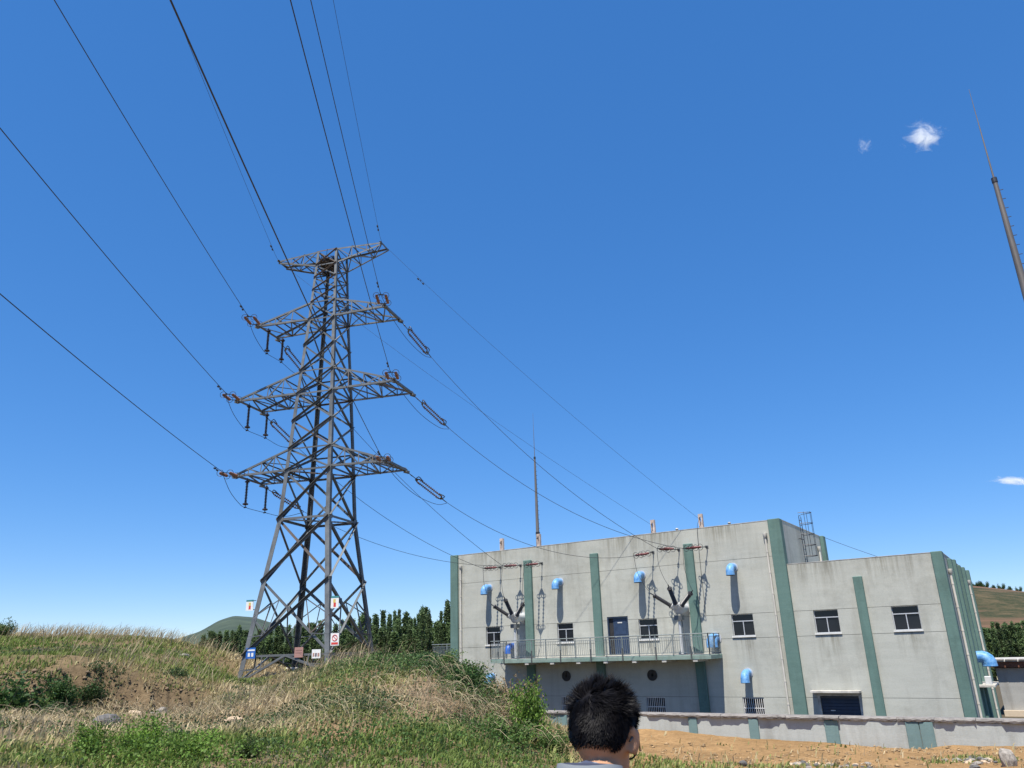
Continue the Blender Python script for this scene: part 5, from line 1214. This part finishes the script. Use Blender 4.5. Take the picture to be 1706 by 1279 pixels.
# ------------------------------------------------------------------ person in the foreground (seen from behind, head bowed)
def person():
    hc = survey(1007, 1233, 2.24); face = math.radians(104); f = Vector((math.cos(face), math.sin(face), 0)); rgt = Vector((f.y, -f.x, 0))
    base = hc-f*.17; gz = ground1(base.x, base.y); PM = Matrix(((rgt.x,f.x,0,base.x),(rgt.y,f.y,0,base.y),(0,0,1,gz),(0,0,0,1)))
    HZ = hc.z-gz                                                    # head centre above the ground
    pit = math.radians(-24); HM = PM@Matrix.Translation((0,.17,HZ))@Matrix.Rotation(math.radians(-14),4,'Z')@Matrix.Rotation(pit,4,'X')
    t = empty('person', (base.x,base.y,gz), 'person seen from behind with short black hair, glasses and striped gray shirt', 'person')
    def ell(mb, c, r, mw, n=18):
        vs = []; fs = []; m = n//2
        for i in range(m+1):
            th = math.pi*i/m
            for k in range(n): ph = 2*math.pi*k/n; vs.append(mw@Vector((c[0]+r[0]*math.sin(th)*math.cos(ph), c[1]+r[1]*math.sin(th)*math.sin(ph), c[2]+r[2]*math.cos(th))))
        fs = [(i*n+k,(i+1)*n+k,(i+1)*n+(k+1)%n,i*n+(k+1)%n) for i in range(m) for k in range(n)]; mb.add(vs, fs)
    def limb(mb, pts, rr, mw, n=14):
        P = [mw@Vector(p) for p in pts]; mb.tube(P, rr, n)
        for p, r in zip(pts, rr): ell(mb, p, (r*.985,)*3, mw, 12)
    def remesh(mb, name, matr, vox, sm):
        o = mb.build(name, None); md = o.modifiers.new('r','REMESH'); md.mode = 'VOXEL'; md.voxel_size = vox; md.use_smooth_shade = True
        ms = o.modifiers.new('s','SMOOTH'); ms.factor = .5; ms.iterations = sm
        dg = bpy.context.evaluated_depsgraph_get(); me = bpy.data.meshes.new_from_object(o.evaluated_get(dg)); old = o.data
        o.modifiers.clear(); o.data = me; me.name = name; me.materials.clear(); me.materials.append(matr); me.polygons.foreach_set('use_smooth', [True]*len(me.polygons)); bpy.data.meshes.remove(old)
        setp(o, t); return o
    m, n, l, b = new_mat('skin'); b.inputs['Base Color'].default_value = (.52,.29,.175,1); b.inputs['Roughness'].default_value = .68; b.inputs['Specular IOR Level'].default_value = .25; b.inputs['Subsurface Weight'].default_value = .12; b.inputs['Subsurface Radius'].default_value = (.012,.005,.003)
    nz = n.new('ShaderNodeTexNoise'); nz.inputs['Scale'].default_value = 60; rp = n.new('ShaderNodeValToRGB'); rp.color_ramp.elements[0].color = (.37,.195,.112,1); rp.color_ramp.elements[1].color = (.46,.26,.155,1); tc = n.new('ShaderNodeTexCoord'); l.new(tc.outputs['Object'], nz.inputs['Vector']); l.new(nz.outputs['Fac'], rp.inputs[0]); l.new(rp.outputs[0], b.inputs['Base Color'])
    skin = m
    SH_Z = HZ-.086                                                   # shoulder line
    body = MB()
    ell(body, (0,-.012,.02), (.076,.096,.098), HM, 24); ell(body, (0,.03,-.045), (.058,.062,.075), HM, 20); ell(body, (0,.055,-.085), (.032,.03,.03), HM, 14)
    limb(body, [(0,.096,.012),(0,.108,-.018),(0,.112,-.032)], [.010,.013,.016], HM)           # nose
    for q in (-1,1):
        ell(body, (q*.084,-.010,.004), (.011,.023,.035), HM@Matrix.Rotation(q*.30,4,'Z'), 12); ell(body, (q*.086,-.014,.022), (.008,.013,.016), HM, 10); ell(body, (q*.079,.002,-.022), (.008,.010,.012), HM, 10)
        ell(body, (q*.030,.083,.012), (.014,.012,.010), HM, 10)
    limb(body, [(-.02,.093,-.062),(.02,.093,-.062)], [.010,.010], HM)                       # lips
    limb(body, [(0,.15,HZ-.05),(0,.118,HZ-.075),(0,.03,SH_Z-.05)], [.050,.050,.060], PM)   # neck
    limb(body, [(0,-.02,SH_Z-.12),(0,-.015,SH_Z-.32),(0,0,SH_Z-.50)], [.10,.115,.11], PM)
    for q in (-1,1):
        sh = (q*.185,-.03,SH_Z-.06); el = (q*.235,.0,SH_Z-.36); wr = (q*.215,.12,SH_Z-.60); limb(body, [sh,el], [.052,.042], PM); limb(body, [el,wr], [.041,.027], PM)
        palm = (q*.208,.155,SH_Z-.665); limb(body, [wr,palm], [.026,.032], PM)
        ell(body, (q*.209,.145,SH_Z-.655), (.018,.036,.045), PM, 12)
        for k, (oy, L) in enumerate(((.030,.068),(.010,.076),(-.010,.070),(-.028,.055))):
            p0 = (q*.207,.158+oy,SH_Z-.69); p1 = (q*.200,.172+oy,SH_Z-.69-L*.55); p2 = (q*.185,.165+oy,SH_Z-.69-L*.95); limb(body, [p0,p1,p2], [.0092,.0085,.0075], PM, 8)
        limb(body, [(q*.205,.175,SH_Z-.635),(q*.190,.205,SH_Z-.66),(q*.180,.212,SH_Z-.695)], [.011,.010,.0085], PM, 8)
        limb(body, [(q*.09,0,SH_Z-.52),(q*.10,.01,.50),(q*.105,-.01,.10)], [.085,.055,.038], PM); limb(body, [(q*.105,-.02,.06),(q*.115,.14,.035)], [.036,.028], PM)
    remesh(body, 'body', skin, .0065, 3)
    # shirt: knitted collar, striped
    m, n, l, b = new_mat('striped_knit'); tc = n.new('ShaderNodeTexCoord'); sp = n.new('ShaderNodeSeparateXYZ'); l.new(tc.outputs['Object'], sp.inputs[0])
    nz = n.new('ShaderNodeTexNoise'); nz.inputs['Scale'].default_value = 9; l.new(tc.outputs['Object'], nz.inputs['Vector'])
    ad = n.new('ShaderNodeMath'); ad.operation = 'MULTIPLY_ADD'; ad.inputs[1].default_value = .012; l.new(nz.outputs['Fac'], ad.inputs[0]); l.new(sp.outputs['Z'], ad.inputs[2])
    mo = n.new('ShaderNodeMath'); mo.operation = 'WRAP'; mo.inputs[1].default_value = .026; mo.inputs[2].default_value = 0; l.new(ad.outputs[0], mo.inputs[0]) if False else None
    md = n.new('ShaderNodeMath'); md.operation = 'MODULO'; md.inputs[1].default_value = .024; l.new(ad.outputs[0], md.inputs[0])
    dv = n.new('ShaderNodeMath'); dv.operation = 'DIVIDE'; dv.inputs[1].default_value = .024; l.new(md.outputs[0], dv.inputs[0])
    rp = n.new('ShaderNodeValToRGB'); e = rp.color_ramp.elements; e[0].position = 0; e[0].color = (.19,.215,.24,1); e[1].position = .62; e[1].color = (.23,.255,.28,1)
    x = rp.color_ramp.elements.new(.68); x.color = (.06,.07,.11,1); x = rp.color_ramp.elements.new(.92); x.color = (.075,.085,.13,1); x = rp.color_ramp.elements.new(.97); x.color = (.21,.235,.26,1)
    l.new(dv.outputs[0], rp.inputs[0]); l.new(rp.outputs[0], b.inputs['Base Color']); b.inputs['Roughness'].default_value = .95; b.inputs['Specular IOR Level'].default_value = .15
    shirt = MB()
    limb(shirt, [(0,-.025,SH_Z-.02),(0,-.03,SH_Z-.10)], [.085,.11], PM)
    for q in (-1,1):
        limb(shirt, [(0,-.035,SH_Z-.045),(q*.175,-.035,SH_Z-.075)], [.080,.066], PM); limb(shirt, [(q*.185,-.03,SH_Z-.06),(q*.215,-.015,SH_Z-.26)], [.072,.066], PM)
        limb(shirt, [(q*.085,-.02,SH_Z-.15),(q*.075,-.015,SH_Z-.34),(q*.075,-.01,SH_Z-.58)], [.125,.115,.115], PM)
    limb(shirt, [(0,-.015,SH_Z-.14),(0,-.01,SH_Z-.34),(0,.0,SH_Z-.58)], [.122,.130,.126], PM)
    remesh(shirt, 'shirt', m, .012, 4)
    col = MB(); N = 28; vs = []
    for i in range(N):
        a = 2*math.pi*i/N; bk = .5-.5*math.sin(a)                     # back of the collar stands higher
        for (r, z) in ((.076,.012+.028*bk),(.070,.040+.030*bk),(.078,.046+.030*bk),(.090,.008+.020*bk)):
            vs.append(PM@Vector((math.cos(a)*r*1.02, -.0+math.sin(a)*r, SH_Z+z-.012)))
    col.v = [tuple(v) for v in vs]; col.f = [(i*4+k, i*4+(k+1)%4, ((i+1)%N)*4+(k+1)%4, ((i+1)%N)*4+k) for i in range(N) for k in range(4)]
    col.build('collar', m, t, True)
    tr = MB()
    for q in (-1,1): limb(tr, [(q*.085,0,SH_Z-.56),(q*.095,.01,SH_Z-.75),(q*.10,.01,.50),(q*.105,-.01,.12)], [.115,.10,.075,.065], PM)
    remesh(tr, 'trousers', flat('dark_trousers',(.03,.032,.04),.9), .014, 3)
    for q in (-1,1):
        sh = MB(); limb(sh, [(q*.105,-.035,.055),(q*.112,.06,.05),(q*.118,.16,.04)], [.046,.044,.036], PM); remesh(sh, 'shoe', flat('black_shoe',(.02,.02,.022),.6), .012, 3)
    # hair: cap plus thousands of short strands
    hairm = bpy.data.materials.new('black_hair'); hairm.use_nodes = True; hb = hairm.node_tree.nodes['Principled BSDF']; hb.inputs['Base Color'].default_value = (.0065,.006,.0075,1); hb.inputs['Roughness'].default_value = .55; hb.inputs['Specular IOR Level'].default_value = .14
    rx, ry, rz = .0785, .0985, .1005; C0 = Vector((0,-.012,.02))
    def hairy(p):      # p unit vector in head frame: how far inside the hair line
        z, y, x_ = p.z, p.y, abs(p.x)
        line = np.interp(y, [-1,-.6,-.3,-.16,-.04,.2,.3,.55,.8,1], [-.64,-.63,-.60,-.50,.10,.12,-.1,.3,.55,.6])
        return z-line
    cap = MB(); n1, n2 = 40, 28; idx = {}
    for i in range(n2+1):
        for k in range(n1):
            th = math.pi*i/n2; ph = 2*math.pi*k/n1; u = Vector((math.sin(th)*math.cos(ph), math.sin(th)*math.sin(ph), math.cos(th))); h = hairy(u)
            th_ = .001+.013*min(1,max(0,h/1.3)); idx[i,k] = (len(cap.v), h); cap.v.append(tuple(HM@(C0+Vector((u.x*(rx+th_), u.y*(ry+th_), u.z*(rz+th_*1.1))))))
    for i in range(n2):
        for k in range(n1):
            q = [idx[i,k], idx[i+1,k], idx[i+1,(k+1)%n1], idx[i,(k+1)%n1]]
            if min(a[1] for a in q) > .06: cap.f.append(tuple(a[0] for a in q))
    hair = cap.build('hair', hairm, t, True)
    r = np.random.default_rng(3); V = []; F = []; cnt_ = 0
    LK = r.normal(size=(260,3)); LK /= np.linalg.norm(LK,axis=1,keepdims=True); LV = r.normal(size=(260,3))
    for _ in range(34000):
        u = Vector(r.normal(size=3)).normalized(); h = hairy(u)
        if h < -.03 or (h < .12 and r.random() > (h+.03)/.15*.8+.15): continue
        root = C0+Vector((u.x*rx, u.y*ry, u.z*rz)); nrm = Vector((u.x/rx,u.y/ry,u.z/rz)).normalized(); top = min(1, max(0,(u.z-.05)/.7)); root = root+nrm*(.013*min(1,max(0,h/1.3))-.002)
        L = (.007+.017*min(1,max(0,h/1.1)))*r.uniform(.7,1.25)+.012*top*r.uniform(.4,1.6)
        down = Vector((0,-.1,-1))*(1-top)+Vector((.55,.45,.25))*top+Vector((u.x*.3,0,0)); kk = int(np.argmax(LK@np.array(u))); swirl = Vector(r.normal(size=3))*.16+Vector(LV[kk])*(.20+.28*top)+(Vector(LK[kk])-u)*.9
        d0 = (nrm*(.13+.45*top)+down*.62+swirl*.55).normalized(); dn = d0.dot(nrm); d0 = (d0+nrm*max(0,.24+.2*top-dn)).normalized(); d1 = (d0+down*.30+Vector(r.normal(size=3))*.2).normalized()
        p0 = root; p1 = root+d0*L*.55; p2 = p1+d1*L*.5; w = nrm.cross(d0)
        w = (w.normalized() if w.length > 1e-4 else Vector((1,0,0)))*r.uniform(.0006,.0011)
        for p in (p0-w, p0+w, p1-w*.9, p1+w*.9, p2): V.append(tuple(HM@p))
        F.append(cnt_); cnt_ += 5
    i = np.array(F); numpy_mesh('hair_strands', np.array(V), [np.stack([i,i+1,i+3,i+2],1), np.stack([i+2,i+3,i+4],1)], hairm, None, t)['kind'] = 'stuff'
    g = flat('black_plastic',(.01,.01,.012),.3); gl = MB()
    for q in (-1,1): gl.tube([HM@Vector(p) for p in ((q*.086,-.025,-.008),(q*.086,-.012,.006),(q*.085,.03,.012),(q*.058,.098,.008))], .0028, 6)
    for q in (-1,1): gl.tube([HM@Vector((q*.030+.022*math.cos(a), .100-.010*abs(math.cos(a)), .002+.017*math.sin(a))) for a in np.linspace(0,2*math.pi,17)], .0024, 5, False)
    gl.tube([HM@Vector(p) for p in ((-.008,.102,.008),(0,.108,.012),(.008,.102,.008))], .0024, 5).build('glasses', g, t, True)
    ear_strap = [HM@Vector(p) for p in ((.082,-.016,-.028),(.080,.03,-.060),(.058,.075,-.085))]
person()
